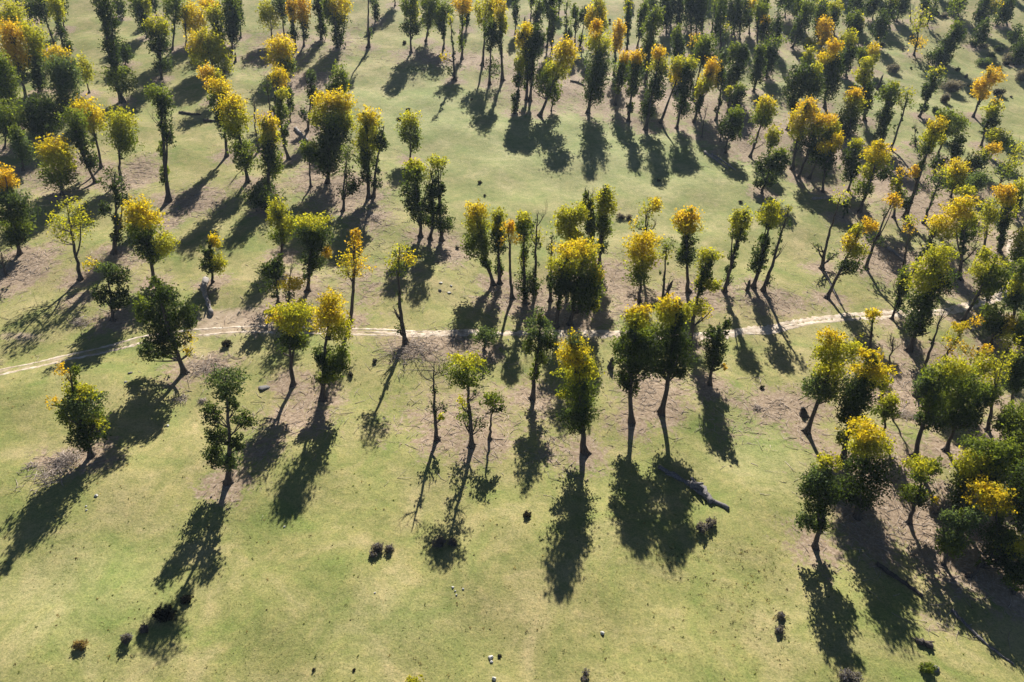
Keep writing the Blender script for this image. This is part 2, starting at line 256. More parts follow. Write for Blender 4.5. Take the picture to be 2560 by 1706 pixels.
HAZE = 0.00012
CATALOGUE = """
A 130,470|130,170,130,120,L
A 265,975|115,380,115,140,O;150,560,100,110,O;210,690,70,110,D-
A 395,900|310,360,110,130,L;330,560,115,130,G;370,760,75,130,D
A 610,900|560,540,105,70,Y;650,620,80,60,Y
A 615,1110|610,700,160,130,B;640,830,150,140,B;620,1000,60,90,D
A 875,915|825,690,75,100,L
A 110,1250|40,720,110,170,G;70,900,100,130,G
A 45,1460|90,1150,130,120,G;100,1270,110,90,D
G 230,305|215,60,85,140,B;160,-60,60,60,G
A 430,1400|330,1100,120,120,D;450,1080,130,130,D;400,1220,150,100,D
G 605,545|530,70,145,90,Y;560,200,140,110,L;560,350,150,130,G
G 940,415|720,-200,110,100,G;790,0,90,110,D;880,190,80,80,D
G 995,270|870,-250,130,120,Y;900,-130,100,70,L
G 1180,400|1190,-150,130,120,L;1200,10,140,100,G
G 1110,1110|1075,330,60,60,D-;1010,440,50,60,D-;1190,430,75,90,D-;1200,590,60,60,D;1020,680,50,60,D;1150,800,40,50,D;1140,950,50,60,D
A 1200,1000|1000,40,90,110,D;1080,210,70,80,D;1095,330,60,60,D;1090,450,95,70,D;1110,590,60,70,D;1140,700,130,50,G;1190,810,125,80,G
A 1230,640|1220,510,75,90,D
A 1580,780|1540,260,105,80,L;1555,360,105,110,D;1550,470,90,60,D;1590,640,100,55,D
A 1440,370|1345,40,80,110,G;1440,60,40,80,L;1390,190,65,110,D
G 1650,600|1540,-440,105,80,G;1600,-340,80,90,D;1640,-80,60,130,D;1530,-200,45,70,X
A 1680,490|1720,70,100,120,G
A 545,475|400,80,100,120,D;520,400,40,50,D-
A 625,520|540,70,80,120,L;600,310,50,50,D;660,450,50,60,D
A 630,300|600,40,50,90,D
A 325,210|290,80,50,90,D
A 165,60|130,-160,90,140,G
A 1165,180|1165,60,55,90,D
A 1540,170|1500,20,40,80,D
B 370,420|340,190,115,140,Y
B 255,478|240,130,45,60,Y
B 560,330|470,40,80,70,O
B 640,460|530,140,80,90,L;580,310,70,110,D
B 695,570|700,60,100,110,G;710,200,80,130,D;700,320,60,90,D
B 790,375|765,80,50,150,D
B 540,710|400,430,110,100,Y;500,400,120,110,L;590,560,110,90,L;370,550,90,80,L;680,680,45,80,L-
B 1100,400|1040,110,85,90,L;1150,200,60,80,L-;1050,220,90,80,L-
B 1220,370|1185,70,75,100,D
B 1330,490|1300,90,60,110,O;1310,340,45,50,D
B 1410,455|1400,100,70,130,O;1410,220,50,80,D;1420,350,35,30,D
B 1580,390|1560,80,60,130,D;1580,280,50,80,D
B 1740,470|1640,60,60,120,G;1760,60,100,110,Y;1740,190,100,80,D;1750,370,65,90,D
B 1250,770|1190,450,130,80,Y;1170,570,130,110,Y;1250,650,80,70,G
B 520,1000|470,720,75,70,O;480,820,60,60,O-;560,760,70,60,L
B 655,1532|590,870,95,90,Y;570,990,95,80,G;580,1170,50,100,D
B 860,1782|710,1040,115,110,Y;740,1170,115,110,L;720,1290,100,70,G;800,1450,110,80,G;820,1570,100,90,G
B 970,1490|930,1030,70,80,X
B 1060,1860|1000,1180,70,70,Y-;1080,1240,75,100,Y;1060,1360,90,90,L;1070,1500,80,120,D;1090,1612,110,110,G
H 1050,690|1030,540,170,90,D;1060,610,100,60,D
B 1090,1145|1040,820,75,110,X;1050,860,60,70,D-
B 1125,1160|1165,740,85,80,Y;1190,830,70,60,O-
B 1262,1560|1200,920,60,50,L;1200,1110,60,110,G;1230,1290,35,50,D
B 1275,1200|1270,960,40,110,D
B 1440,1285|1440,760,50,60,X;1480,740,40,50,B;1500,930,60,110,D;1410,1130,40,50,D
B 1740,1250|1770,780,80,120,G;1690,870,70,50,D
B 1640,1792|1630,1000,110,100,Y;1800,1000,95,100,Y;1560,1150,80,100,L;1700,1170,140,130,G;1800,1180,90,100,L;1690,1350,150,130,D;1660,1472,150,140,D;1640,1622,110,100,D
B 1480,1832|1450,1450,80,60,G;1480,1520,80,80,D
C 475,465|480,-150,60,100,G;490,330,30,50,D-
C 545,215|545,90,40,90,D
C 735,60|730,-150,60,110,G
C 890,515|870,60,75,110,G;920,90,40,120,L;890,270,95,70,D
C 1035,405|1090,30,100,120,G;1080,180,90,90,G
C 1210,480|1230,110,90,90,G;1190,230,50,80,D
C 1390,580|1400,40,95,80,O;1380,420,40,70,G-
C 1430,300|1440,160,30,110,D
C 1320,790|1280,200,30,60,L-;1220,560,50,50,Y-;1270,700,40,60,G-
C 1590,640|1620,120,100,130,L;1690,40,50,60,Y
C 1660,830|1690,260,40,60,G;1690,350,85,110,D;1700,660,90,90,D-
C 1790,790|1760,80,60,110,Y;1790,240,50,90,L
C 1915,330|1920,120,35,100,D
D 345,1110|380,650,50,60,L;370,790,50,60,G;350,980,40,60,D;345,1060,35,50,D
D 460,980|450,300,75,60,Y;400,400,55,70,Y;420,540,65,70,L;430,680,60,80,G
D 490,990|560,350,80,90,D;520,480,85,90,D;500,650,50,110,D
D 585,1130|850,450,70,70,Y;840,550,130,90,Y;760,680,110,90,L;640,790,100,100,G;590,880,70,60,D-
D 695,1090|740,880,60,80,G;720,960,50,60,D-
D 655,460|690,60,70,120,D
D 700,530|720,140,50,60,G;690,350,40,60,D
D 500,180|510,-40,40,90,G
D 530,300|600,60,60,80,G;560,180,50,80,D
D 850,380|850,40,40,50,G-;860,210,70,60,G-;860,330,50,50,D
D 930,470|930,110,40,60,G;950,250,30,60,D-
D 980,450|1020,150,55,70,D;990,380,30,40,G
D 770,130|780,-40,50,80,G
D 1180,520|1170,60,60,80,L;1140,160,90,100,Y;1190,240,60,80,L;1070,230,45,60,Y
D 1055,1110|1130,300,60,80,O;1180,430,120,90,L;1170,600,110,110,B;1140,770,115,120,D;1110,920,95,90,D
D 1310,740|1370,300,60,80,O;1340,410,60,80,O
D 1440,500|1450,60,40,80,L-;1450,200,40,100,D
D 1540,470|1600,120,50,80,G;1580,240,45,120,D
D 1680,300|1690,70,50,80,D
D 1620,830|1740,150,60,70,G;1680,270,90,80,G;1660,400,60,80,G;1640,560,70,130,D
D 1320,1030|1430,560,60,50,O;1400,660,80,70,G;1370,790,70,80,D
D 1455,1190|1540,560,60,70,O;1540,680,75,80,D;1510,800,70,80,D;1480,900,60,50,G;1475,1060,40,50,D
D 1620,1270|1750,530,70,60,O;1750,640,80,80,L;1740,800,95,110,D;1700,920,90,70,D;1650,1060,75,80,D
E 200,1205|400,640,90,80,L;350,720,70,80,Y;500,620,70,60,L
E 360,1260|470,720,70,70,D;450,850,80,130,D;420,1040,80,100,D
E 525,1200|710,660,70,70,O;690,760,85,90,Y;640,840,80,60,L;570,900,30,60,L;570,1050,40,80,D
E 515,980|640,430,90,80,G;630,540,110,100,D
E 490,560|530,400,65,60,O-
E 350,680|360,330,50,60,G;370,430,60,70,D;370,530,60,60,D
E 740,1180|780,700,40,120,D;760,820,50,60,D-
E 925,930|930,480,60,60,G;1010,520,45,70,D;950,600,90,100,D;930,750,85,100,D
E 830,800|825,570,40,90,B
E 840,470|840,250,40,60,L-;840,340,50,50,B-
E 1110,900|1180,490,55,60,G;1170,610,60,70,D;1140,740,70,90,D
E 1240,720|1360,390,90,50,G-;1250,480,50,50,G;1250,600,30,80,D-
E 1150,420|1170,110,80,75,G
E 1070,330|1090,50,60,60,Y;1060,160,40,100,D
E 1180,420|1215,205,50,40,O;1240,270,80,80,D
E 1490,470|1640,80,80,80,G;1590,220,75,90,D;1530,340,55,80,D
E 1790,270|1790,60,70,60,L;1800,130,80,70,D
E 1900,330|1910,80,65,70,L;1900,200,55,90,D
E 1770,540|1800,250,70,70,O;1810,360,60,80,O
E 1680,560|1675,430,60,60,L
E 1640,760|1665,530,60,55,L;1640,610,65,50,G
E 1445,1275|1590,720,100,80,D;1720,690,60,60,L;1520,850,110,110,D;1700,850,120,120,D;1490,1010,60,70,D
E 1810,1060|1900,450,70,60,O;1830,560,90,60,Y;1900,620,110,120,D;1860,800,90,150,D
E 1075,1540|1240,1000,85,50,Y;1230,1070,100,70,L;1190,1160,100,80,G;1120,1370,60,60,G-
E 835,1500|930,1130,80,70,G;900,1220,100,90,D;900,1310,80,60,D
E 785,1390|800,1220,40,90,G-
E 940,1150|980,880,50,50,G;970,960,75,80,D
E 850,1110|880,880,40,40,L;870,950,30,60,D-
E 605,1350|645,1080,20,50,X
E 1260,1540|1310,1320,75,70,L;1300,1400,65,50,G
K 1190,520|1370,140,85,60,G;1350,240,100,90,D;1210,230,70,80,D;1280,390,70,60,D;1170,420,50,50,D
K 1490,290|1640,-340,75,60,O;1680,-250,80,70,Y;1550,-200,80,100,Y;1560,-80,90,70,L
K 1550,370|1800,-190,110,60,O;1720,-110,90,90,L;1680,40,110,90,D
K 1655,380|1890,-100,70,80,L;1830,-20,90,80,G;1740,130,80,110,D
K 1790,510|1920,20,60,90,Y;1830,90,90,60,Y;1830,200,80,80,D
E 260,330|255,100,60,170,D
E 390,300|390,70,40,180,D
E 500,290|480,60,50,180,D
E 610,330|610,90,60,190,D
E 790,560|780,190,50,180,D
E 920,330|920,120,50,190,D
E 700,320|730,40,40,60,G-
E 1420,170|1430,-20,80,120,D
F 330,430|290,190,80,70,G;350,220,40,60,L;310,280,75,80,D
F 220,760|240,390,75,80,L;235,500,80,90,D;210,620,70,90,D
F 340,700|360,530,55,60,G
F 470,720|480,500,60,60,Y;490,580,45,60,L
F 400,1180|420,630,55,70,L;390,740,80,80,L;420,870,60,80,D;420,1010,60,100,D
F 230,1350|300,920,80,50,O;295,1000,95,70,L;270,1110,105,90,G;240,1220,110,90,D
F 880,545|940,170,90,80,L-;930,260,70,60,L-;930,430,80,60,O-
F 1110,630|1300,260,55,45,G;1300,350,80,70,D;1220,440,80,80,D;1110,540,90,80,D;1180,580,70,60,D
F 930,1145|1100,700,75,60,L-;1110,780,85,70,D-;1030,860,70,60,D;1000,930,45,50,D;980,1060,50,40,D
F 1460,1145|1640,680,50,40,O-;1660,760,80,70,O;1540,860,85,80,O;1560,930,60,50,O
F 1540,1440|1690,990,45,45,O-;1650,1080,80,60,L;1640,1190,80,70,D
F 1620,1560|1690,1320,85,55,L;1740,1400,80,70,G
F 560,1440|690,840,45,40,L;640,910,90,80,G;640,1010,50,60,D;600,1140,70,80,D;560,1290,60,80,B
F 650,1470|810,920,70,60,L-;830,1000,60,60,G-;735,1000,35,40,L-
F 900,1430|890,1250,40,60,X;890,1380,50,50,B-
F 1110,1540|1190,1130,80,55,G;1280,1230,120,90,G;1150,1270,80,70,G
L 790,760|1110,-150,80,60,Y;1060,-20,90,80,L;1010,60,70,90,G;880,310,50,50,O;810,620,50,60,D
L 1235,235|1330,-10,60,50,G;1290,110,65,90,D
F 1480,300|1590,60,80,110,D;1520,180,50,70,D
F 1550,335|1680,60,60,60,Y-;1650,110,80,60,G-
F 1340,250|1290,60,70,100,G-;1330,150,60,60,D-
F 640,270|660,20,60,40,L-;620,100,80,110,D
F 480,200|480,30,80,110,D
F 850,210|850,60,60,80,X
F 1000,120|1000,20,50,80,D
F 1790,240|1790,80,60,120,D
F 1870,520|1890,360,60,90,D
L 350,710|540,40,60,40,Y;510,140,130,80,Y;540,210,100,60,L;440,310,70,70,L;370,480,90,80,G;570,320,80,70,D
L 240,500|330,40,70,50,L;270,160,90,90,D;260,280,90,100,D
L 1090,330|1120,230,70,70,D
L 1240,560|1310,270,100,70,Y;1300,370,90,80,L;1280,450,70,70,D
L 970,815|1140,320,80,50,L-;1100,400,110,70,B-;1180,440,60,60,G-;1090,530,60,60,G-
L 1440,320|1670,80,70,50,O;1560,140,90,60,L-;1500,220,100,90,D
L 1480,540|1500,410,100,90,B
L 1360,700|1390,510,95,50,L
L 1690,500|1900,90,70,60,L-;1830,210,100,80,L-;1780,310,110,80,G-
L 1560,1150|1610,620,90,70,L-;1620,740,80,80,L;1580,900,70,80,L-
L 1720,1100|1780,510,95,60,O;1790,590,85,60,Y;1820,700,90,80,L-;1770,800,70,90,D;1740,1000,40,100,D
L 1330,1365|1390,610,110,50,Y;1320,700,130,80,Y;1420,780,80,80,L;1410,900,90,90,G;1480,1090,60,60,D-
L 850,1320|1170,810,140,70,Y;1180,900,120,60,L;980,950,50,50,X;920,1000,50,60,X
L 775,1280|860,790,80,50,L-;830,870,60,50,O-
L 680,760|745,310,45,50,O-;700,440,60,50,L;740,530,60,50,G
L 410,1260|680,580,70,50,O;720,640,50,40,O-;600,700,40,50,D-;500,990,100,60,D-
L 25,1545|450,840,70,60,O;330,890,60,60,L;260,1000,80,80,Y;320,1080,100,70,L;260,1240,110,70,D
K 1780,1265|1970,560,80,70,L-;1740,1050,50,40,D-;1870,1130,60,50,D-
L 185,770|210,640,45,40,D
R 830,690|1140,-260,120,80,L;1050,-120,150,90,L;1000,20,150,100,L;1160,40,120,110,D;960,200,150,90,D;930,330,130,80,B;920,440,110,90,D
R 665,385|790,-20,60,90,G;770,110,65,100,D;740,250,50,60,D;690,90,20,60,X
R 1350,410|1590,-240,80,60,L;1720,-150,90,80,L-;1560,-100,110,90,L;1700,-20,120,90,G;1600,80,110,80,G
R 1545,340|1620,150,60,70,D-
R 1850,400|1930,-90,80,90,G;1880,60,100,90,L;1870,190,90,90,D
R 1640,650|1660,330,100,90,G;1670,450,80,90,D;1800,430,100,60,Y;1790,500,95,60,L
R 1180,760|1340,460,85,50,Y;1490,390,60,60,O-;1270,560,90,80,L-;1300,650,110,70,O-
R 1440,880|1600,680,50,50,O;1470,710,100,60,O-
R 1750,800|1840,600,120,70,L-;1780,680,80,60,L-
R 960,960|1200,320,50,40,X;1130,440,50,60,X;1060,600,30,40,D-
R 450,680|480,330,75,50,Y;460,390,60,40,L-;375,540,30,20,L-
Q 1630,1490|1880,560,120,70,Y;1830,700,110,100,L;1990,700,150,90,L;1860,880,150,120,L;2100,680,80,80,L-;1720,1060,120,110,B;1870,1080,120,110,G
R 175,1770|450,740,90,60,Y;430,870,170,100,Y;530,980,100,100,L;350,1050,160,140,D;300,1200,160,110,D;260,1340,130,90,D
R 560,1170|700,650,60,60,X;650,980,60,60,X;630,580,40,60,X
R 570,1560|650,1180,90,80,L;610,1280,110,80,G
R 880,1735|1290,850,150,90,L;1130,960,160,110,G;990,1050,90,100,B;1080,1200,130,110,G;1080,1370,130,100,D
R 1190,1670|1350,1000,170,130,G;1280,1160,160,120,G;1310,1330,170,110,D;1500,1200,110,110,D;1440,1350,100,100,D
R 1600,1480|1560,850,90,100,L;1730,850,100,100,L-;1640,980,120,110,L-;1600,1130,100,100,G;1690,1090,80,80,G-
R 1840,1250|1880,730,90,80,L-;1920,850,90,110,D;1870,980,100,100,D
R 1900,1850|1870,1310,130,90,G;1780,1420,110,90,G;1920,1430,100,100,L
S 720,960|790,110,170,100,Y;880,230,170,110,L;760,280,130,80,L;830,440,200,120,D;800,600,220,130,D;740,760,180,110,D
S 305,1245|430,410,110,70,L;360,560,140,90,B;340,690,160,130,D;480,720,80,110,D;330,850,150,80,D;200,990,80,90,B;340,1010,110,70,D
S 1225,1005|1320,430,130,80,L;1460,470,70,80,G;1340,560,110,70,G;1260,720,120,90,G;1360,760,80,80,D;1470,770,70,50,Y-
S 1780,1050|1960,250,200,90,G;2150,300,140,110,G;1800,430,130,110,L;1950,420,170,100,L;2100,450,150,120,G;1800,600,130,100,G;1720,760,100,100,B;1950,560,200,100,D
S 1810,1535|2120,1120,150,100,D;2250,1230,160,110,L;2120,1280,150,110,D;2180,1400,170,80,D
S 2150,1300|2010,690,170,90,Y;2020,790,200,90,Y;2070,890,110,50,L
S 1560,1420|1620,960,110,80,B;1870,930,110,70,B;1760,1020,120,80,B;1660,1130,140,90,B;1630,1240,130,90,G
S 2480,1350|2430,700,170,200,D;2420,950,120,150,D
G 190,1120|40,390,110,100,O;110,560,140,70,B;120,680,180,110,D;130,830,150,100,G;150,950,100,80,D
G 60,1330|20,1130,90,130,X
G 790,1370|690,640,120,70,L-;560,790,110,80,L-;800,770,110,90,L-;690,900,190,100,L-
G 1510,1400|1360,680,120,90,Y;1400,780,170,90,Y;1380,880,140,80,G;1600,1010,110,100,L;1430,1030,120,100,D;1500,1120,130,70,G
M 1105,400|890,-160,70,60,Y-;1040,-110,100,60,B;1160,-40,90,80,D;990,150,70,80,D;1190,140,80,60,D;1160,240,90,50,D
M 1810,905|1530,20,60,50,G;1580,130,140,90,D;1400,290,70,110,G;1600,300,180,140,D;1830,340,90,110,D;1620,480,190,120,D;1640,620,160,90,D;1440,680,90,70,B;1560,730,170,50,D;1850,560,70,60,Y-;1860,690,60,60,Y-
H 520,1400|540,990,60,70,Y;470,1110,60,60,D;570,1200,80,80,L;490,1220,90,80,D
H 1190,1150|1150,680,90,90,L;1250,830,90,90,L;1130,800,70,70,L;1170,950,100,70,G
H 1445,1480|1500,800,160,70,L;1480,880,170,90,D;1530,980,130,110,D;1500,1180,110,80,D;1640,1100,60,50,O
H 1795,695|1840,150,70,90,G-;1830,300,60,80,D-;1880,450,60,80,D;1800,520,60,60,D-
I 480,570|480,-220,100,85,Y;480,-90,115,90,L;460,40,120,100,L;460,180,100,90,G;450,340,55,80,D
I 520,560|630,30,40,50,D;600,-120,30,40,D-;550,430,50,50,D
I 885,205|880,-190,100,75,L;880,-70,95,80,G;930,20,60,80,G
I 985,945|930,260,95,65,L;920,360,100,70,G;890,500,85,80,D;900,620,90,80,D;960,740,80,70,D
I 1080,975|1070,320,60,70,L-;1090,500,70,80,D;1060,640,80,90,D;1080,790,90,60,D
I 1190,985|1150,220,90,60,L;1170,310,70,60,G-;1170,480,55,80,D;1190,680,60,60,D;1210,820,90,80,D
O 290,420|345,-440,45,50,O;340,-340,70,80,O-;300,-200,130,80,Y-;380,-140,120,90,O-;270,-90,90,80,L-
O 845,620|780,-310,90,60,L-;860,-220,90,80,Y-;730,-190,80,80,L-;770,-110,110,70,G-;760,310,50,50,X;780,480,50,60,D-
N 1300,1030|1280,290,190,70,L;1200,370,120,80,Y;1350,320,130,90,L;1280,450,150,80,L;1270,570,110,90,D;1370,600,70,80,G;1190,700,80,40,D-
N 1595,1170|1670,220,110,100,Y;1650,350,150,100,Y;1590,470,100,80,Y-;1770,480,110,110,L;1760,750,100,110,G;1590,750,80,90,D;1700,850,110,80,D;1620,950,130,60,G
N 666,1985|660,960,170,100,B;670,1100,140,80,B;700,1220,70,60,D;510,1330,95,95,D;810,1380,110,75,D;560,1510,110,90,D;750,1590,80,70,D;550,1715,110,100,D;670,1780,110,90,B
N 1160,230|1150,-180,60,60,D;1100,-90,110,80,D;1080,50,120,90,D-
N 1265,260|1290,-120,30,40,X;1290,40,120,60,Y;1280,150,60,60,D-
T 700,735|475,100,50,55,O-;560,200,60,60,L-;620,260,110,70,L;400,330,55,50,O-;640,340,140,90,B;520,420,90,80,G;680,450,110,90,G;650,580,110,100,D;790,500,50,60,L-
O 1150,1564|1040,910,70,60,X;1210,850,50,70,X;1120,1090,40,40,D-;1210,1240,40,50,D-;1120,1260,50,60,D-;1200,1340,40,30,L
O 1490,1630|1430,790,170,80,L;1420,900,190,90,G;1440,990,150,60,G;1480,1110,100,50,X;1390,1210,60,70,L-;1420,1350,80,90,G-;1560,1420,80,60,D-
O 1660,1560|1690,1180,110,70,G;1700,1260,100,40,D
O 1605,690|1630,560,110,80,B
P 515,1165|570,310,70,60,B-;580,420,110,60,B;600,520,130,70,B;640,620,100,80,D;480,650,60,60,G;620,780,80,60,D-
P 1030,1690|940,560,100,60,Y-;920,660,150,80,Y;880,780,150,90,Y;1040,830,110,80,L;950,920,180,90,L;980,1050,170,100,G;820,1120,50,40,L;990,1180,150,90,G;980,1340,190,90,D;970,1440,120,70,D
P 1490,1390|1560,310,110,70,Y;1540,400,120,80,L;1600,510,170,90,G;1400,640,90,100,G;1570,680,190,120,D;1480,820,150,110,D;1430,970,90,90,D;1640,850,110,100,D
Q 205,1300|290,240,110,80,Y;280,350,120,100,L;430,330,70,80,L;330,560,150,120,D;300,720,190,130,D;380,870,110,90,D;230,850,120,90,D
Q 490,650|690,-250,95,60,L;600,-190,70,80,L-;640,-80,70,80,G-;610,30,80,80,L;720,60,70,60,L;560,260,100,80,L;640,330,70,60,Y-
Q 685,1025|850,430,40,60,D;750,520,100,60,D;740,640,110,110,D;740,770,90,90,D;830,850,30,28,O
K 480,1490|460,740,120,70,O;460,830,125,80,Y;460,890,80,40,G;480,1010,70,70,D;450,1150,90,90,D
K 225,1560|260,1030,80,60,G-;260,1110,80,70,L-
J 1565,1590|1600,960,130,60,Y;1600,1060,150,100,Y;1600,1200,140,90,L;1550,1340,100,80,G
J 1610,1180|1720,640,70,60,Y;1640,690,80,90,L-;1620,820,90,60,G-;1500,830,45,60,Y-;1710,850,40,60,X
J 135,1415|-28,700,100,80,Y;-30,820,110,90,L;-20,950,120,90,G;-20,1070,130,90,G;60,1190,60,60,D
J 195,1405|180,740,70,60,L;180,840,75,80,L;180,950,75,80,D;180,1060,70,50,D;190,1240,45,80,D
J 320,1550|300,860,70,60,O;300,950,70,70,Y-;200,1000,35,40,O-
J 445,1600|430,770,80,50,L;430,860,70,70,G;390,970,50,60,O-;440,1020,70,60,G-;420,1200,60,60,L-;470,1430,100,120,D
J 535,1500|610,760,50,70,X;580,960,60,80,L-;490,930,50,100,G-
J 860,1330|850,740,90,70,L;960,720,100,90,L;850,860,120,90,L;900,930,110,60,L
J 690,1580|715,960,35,40,D-;700,1080,45,60,D-;690,1230,30,60,L-;690,1400,40,80,D
P 745,465|900,-290,170,80,Y;850,-150,150,110,L;800,20,110,120,D
P 880,440|1000,-350,140,60,Y;1050,-240,100,110,L;1130,-40,75,80,Y;1000,-80,180,120,G;960,90,190,120,D;1080,80,110,110,G;1130,240,55,70,L;1010,230,130,100,D
J 1165,1245|1220,540,90,70,L;1220,660,105,90,L;1180,790,110,90,G;1220,900,70,60,G;1200,1060,65,60,D;1230,480,20,30,X
J 1120,1230|1030,620,55,50,L;1060,700,60,70,G;1080,830,60,110,D;1020,510,20,40,X;1100,530,25,40,X
K 825,1485|940,760,40,60,L;1040,730,60,80,L-;980,830,90,90,L;980,930,90,50,G;870,1370,50,50,D-
K 1110,1445|1290,660,80,60,L;1270,760,120,70,L;1260,830,90,40,G;1210,970,50,60,D;1170,1130,80,90,D;1150,1240,80,60,D
K 1210,1480|1460,660,40,40,L-;1410,850,50,80,X;1370,1080,60,50,X;1270,1380,50,60,D-
Z 1540,60|1545,10,14,40,D
Z 1600,75|1600,20,14,42,D
Z 1650,60|1655,10,15,40,D
Z 1700,90|1702,35,16,40,D
Z 1745,70|1750,20,15,40,D
Z 1780,120|1785,70,14,36,D
Z 1830,60|1838,10,16,36,G
Z 1880,95|1886,45,16,36,D
Z 1760,180|1768,130,18,36,D
Z 1960,60|1970,15,16,34,D
Z 2010,110|2022,65,16,30,D
Z 2060,50|2072,5,18,34,D
Z 2130,60|2145,18,16,30,D-
Z 2190,40|2205,0,18,30,D
Z 2240,110|2256,75,16,28,D
Z 2290,60|2308,25,18,28,D
Z 2330,150|2348,115,18,26,D
S 2330,560|2290,150,150,130,G;2330,300,140,150,D;2300,430,120,100,D
S 2400,1020|2370,560,140,150,D;2350,760,130,150,D;2370,880,100,100,G
R 1960,700|1950,440,90,120,G;1940,580,80,90,D
L 1930,1330|1930,980,80,90,L;1920,1120,90,100,G
L 1880,760|1910,480,60,90,L;1890,600,60,80,D
S 2250,1700|2330,1480,150,120,D;2280,1580,130,90,G
"""

# ------------------------------------------------------------------ tree catalogue
def parse(line):
    head, rest = line.split('|'); t, xy = head.split(); bx, by = map(float, xy.split(','))
    s = SCL.get(t, 3.92); base = src(t, bx, by); bl = []
    for b in rest.split(';'):
        cx, cy, rx, ry, c = b.split(',')
        X, Y = src(t, float(cx), float(cy)); bl.append((X, Y, float(rx) / s, float(ry) / s, c.strip()[0], c.strip().endswith('-')))
    return base, bl
TREES = [parse(l) for l in CATALOGUE.strip().splitlines()]
BASES = np.array([ground_at(*b) for b, _ in TREES])

# ------------------------------------------------------------------ path centre line (photo pixels) and ground sheet
PATH_PX = [('M', -300, 980), ('M', 0, 905), ('M', 400, 822), ('M', 800, 735), ('M', 1180, 645), ('M', 1450, 572), ('M', 1700, 540), ('N', 380, 512), ('N', 620, 496), ('N', 850, 484),
           ('N', 1130, 486), ('N', 1500, 500), ('O', 310, 508), ('O', 720, 520), ('O', 1300, 532), ('P', 160, 522), ('P', 430, 530), ('P', 800, 533), ('P', 1060, 533), ('P', 1420, 545),
           ('Q', 300, 552), ('Q', 540, 548), ('Q', 900, 530), ('Q', 1230, 500), ('Q', 1450, 455), ('Q', 1700, 398), ('Q', 1950, 375), ('R', 300, 352), ('R', 600, 335), ('R', 900, 330),
           ('R', 1150, 322), ('R', 1300, 288), ('R', 1480, 230), ('R', 1650, 190), ('L', 1800, 1470), ('L', 1860, 1330), ('L', 1850, 1200), ('L', 1790, 1080), ('L', 1850, 960), ('L', 1960, 890), ('L', 2100, 860)]
pp = np.array([at(*q)[:2] for q in PATH_PX])
def resample(p, step):
    s = np.concatenate([[0], np.cumsum(np.linalg.norm(np.diff(p, axis=0), axis=1))]); q = np.arange(0, s[-1], step)
    return np.stack([np.interp(q, s, p[:, 0]), np.interp(q, s, p[:, 1])], 1)
pl = resample(pp, 0.4)
ker = np.ones(9) / 9
pl = np.stack([np.convolve(np.pad(pl[:, i], 4, mode='edge'), ker, 'valid') for i in range(2)], 1)

LITTER = [  # (x, y, rx, ry, strength) on the whole photograph, seen at 2353 px width: twig litter and brown leaf fall
    (640, 735, 110, 24, .8), (1000, 790, 130, 36, .75), (1060, 960, 170, 90, .62), (1240, 930, 60, 60, .5), (1500, 900, 90, 70, .75), (1420, 660, 60, 70, .7), (1600, 680, 90, 50, .75),
    (1780, 690, 110, 40, .6), (1800, 935, 110, 45, .8), (2080, 900, 90, 90, .9), (2060, 1150, 170, 110, .9), (2230, 1250, 140, 130, .85), (690, 960, 90, 50, .7), (600, 1030, 60, 40, .6), (480, 840, 70, 30, .75),
    (650, 110, 110, 60, .6), (780, 100, 60, 60, .5), (700, 190, 70, 30, .8), (1050, 140, 160, 26, .7), (1250, 190, 120, 60, .8), (1500, 230, 260, 60, .7), (1720, 300, 120, 70, .8), (1900, 330, 120, 100, .7),
    (1850, 130, 250, 150, .38), (2080, 430, 130, 120, .75), (2050, 600, 110, 60, .75), (2180, 640, 90, 60, .7), (2230, 520, 100, 100, .6), (450, 460, 80, 40, .7), (400, 500, 40, 50, .6), (310, 410, 60, 60, .7),
    (60, 620, 60, 70, .8), (140, 400, 90, 60, .6), (700, 290, 70, 70, .7), (800, 440, 90, 50, .75), (860, 500, 60, 50, .6), (730, 400, 60, 60, .7), (1040, 580, 50, 30, .7), (180, 690, 50, 30, .6), (300, 600, 60, 40, .5),
    (850, 650, 110, 60, .5), (1180, 690, 100, 50, .7), (1300, 720, 120, 40, .9), (700, 640, 100, 50, .5), (120, 1060, 60, 30, .6), (1700, 980, 120, 50, .4), (1270, 1040, 60, 60, .5), (2000, 1240, 60, 70, .7), (2150, 1420, 60, 60, .4)]
BARE = [(545, 742, 120, 30, 1.15), (30, 775, 110, 12, .75), (1410, 640, 50, 40, .55), (1420, 720, 40, 20, .5), (600, 1010, 30, 12, .5), (620, 990, 60, 14, .55), (1850, 720, 170, 14, .55), (1260, 765, 60, 12, .7), (2150, 690, 60, 30, .6), (2330, 540, 40, 30, .7), (1500, 900, 40, 30, .3), (1820, 950, 80, 16, .45)]
xs = np.concatenate([np.arange(-330, -130, 3.0), np.arange(-130, 150, 0.8), np.arange(150, 331, 3.0)])
ys = np.concatenate([np.arange(8, 130, 0.8), np.arange(130, 220, 1.2), np.arange(220, 331, 3.0)])
XX, YY = np.meshgrid(xs, ys); ZZ = gz(XX, YY)
V = np.stack([XX, YY, ZZ], -1).reshape(-1, 3)
nx, ny = len(xs), len(ys)
i, j = np.meshgrid(np.arange(ny - 1), np.arange(nx - 1), indexing='ij')
F = np.stack([i * nx + j, i * nx + j + 1, (i + 1) * nx + j + 1, (i + 1) * nx + j], -1).reshape(-1, 4)
me = mesh_np('meadow', V, F, True)
lit = np.zeros(len(V)); bare = np.zeros(len(V))
for b in BASES:
    d2 = ((V[:, 0] - b[0]) ** 2 + (V[:, 1] - b[1]) ** 2)
    lit = np.maximum(lit, 0.78 * np.exp(-d2 / (2 * 2.7 ** 2)))
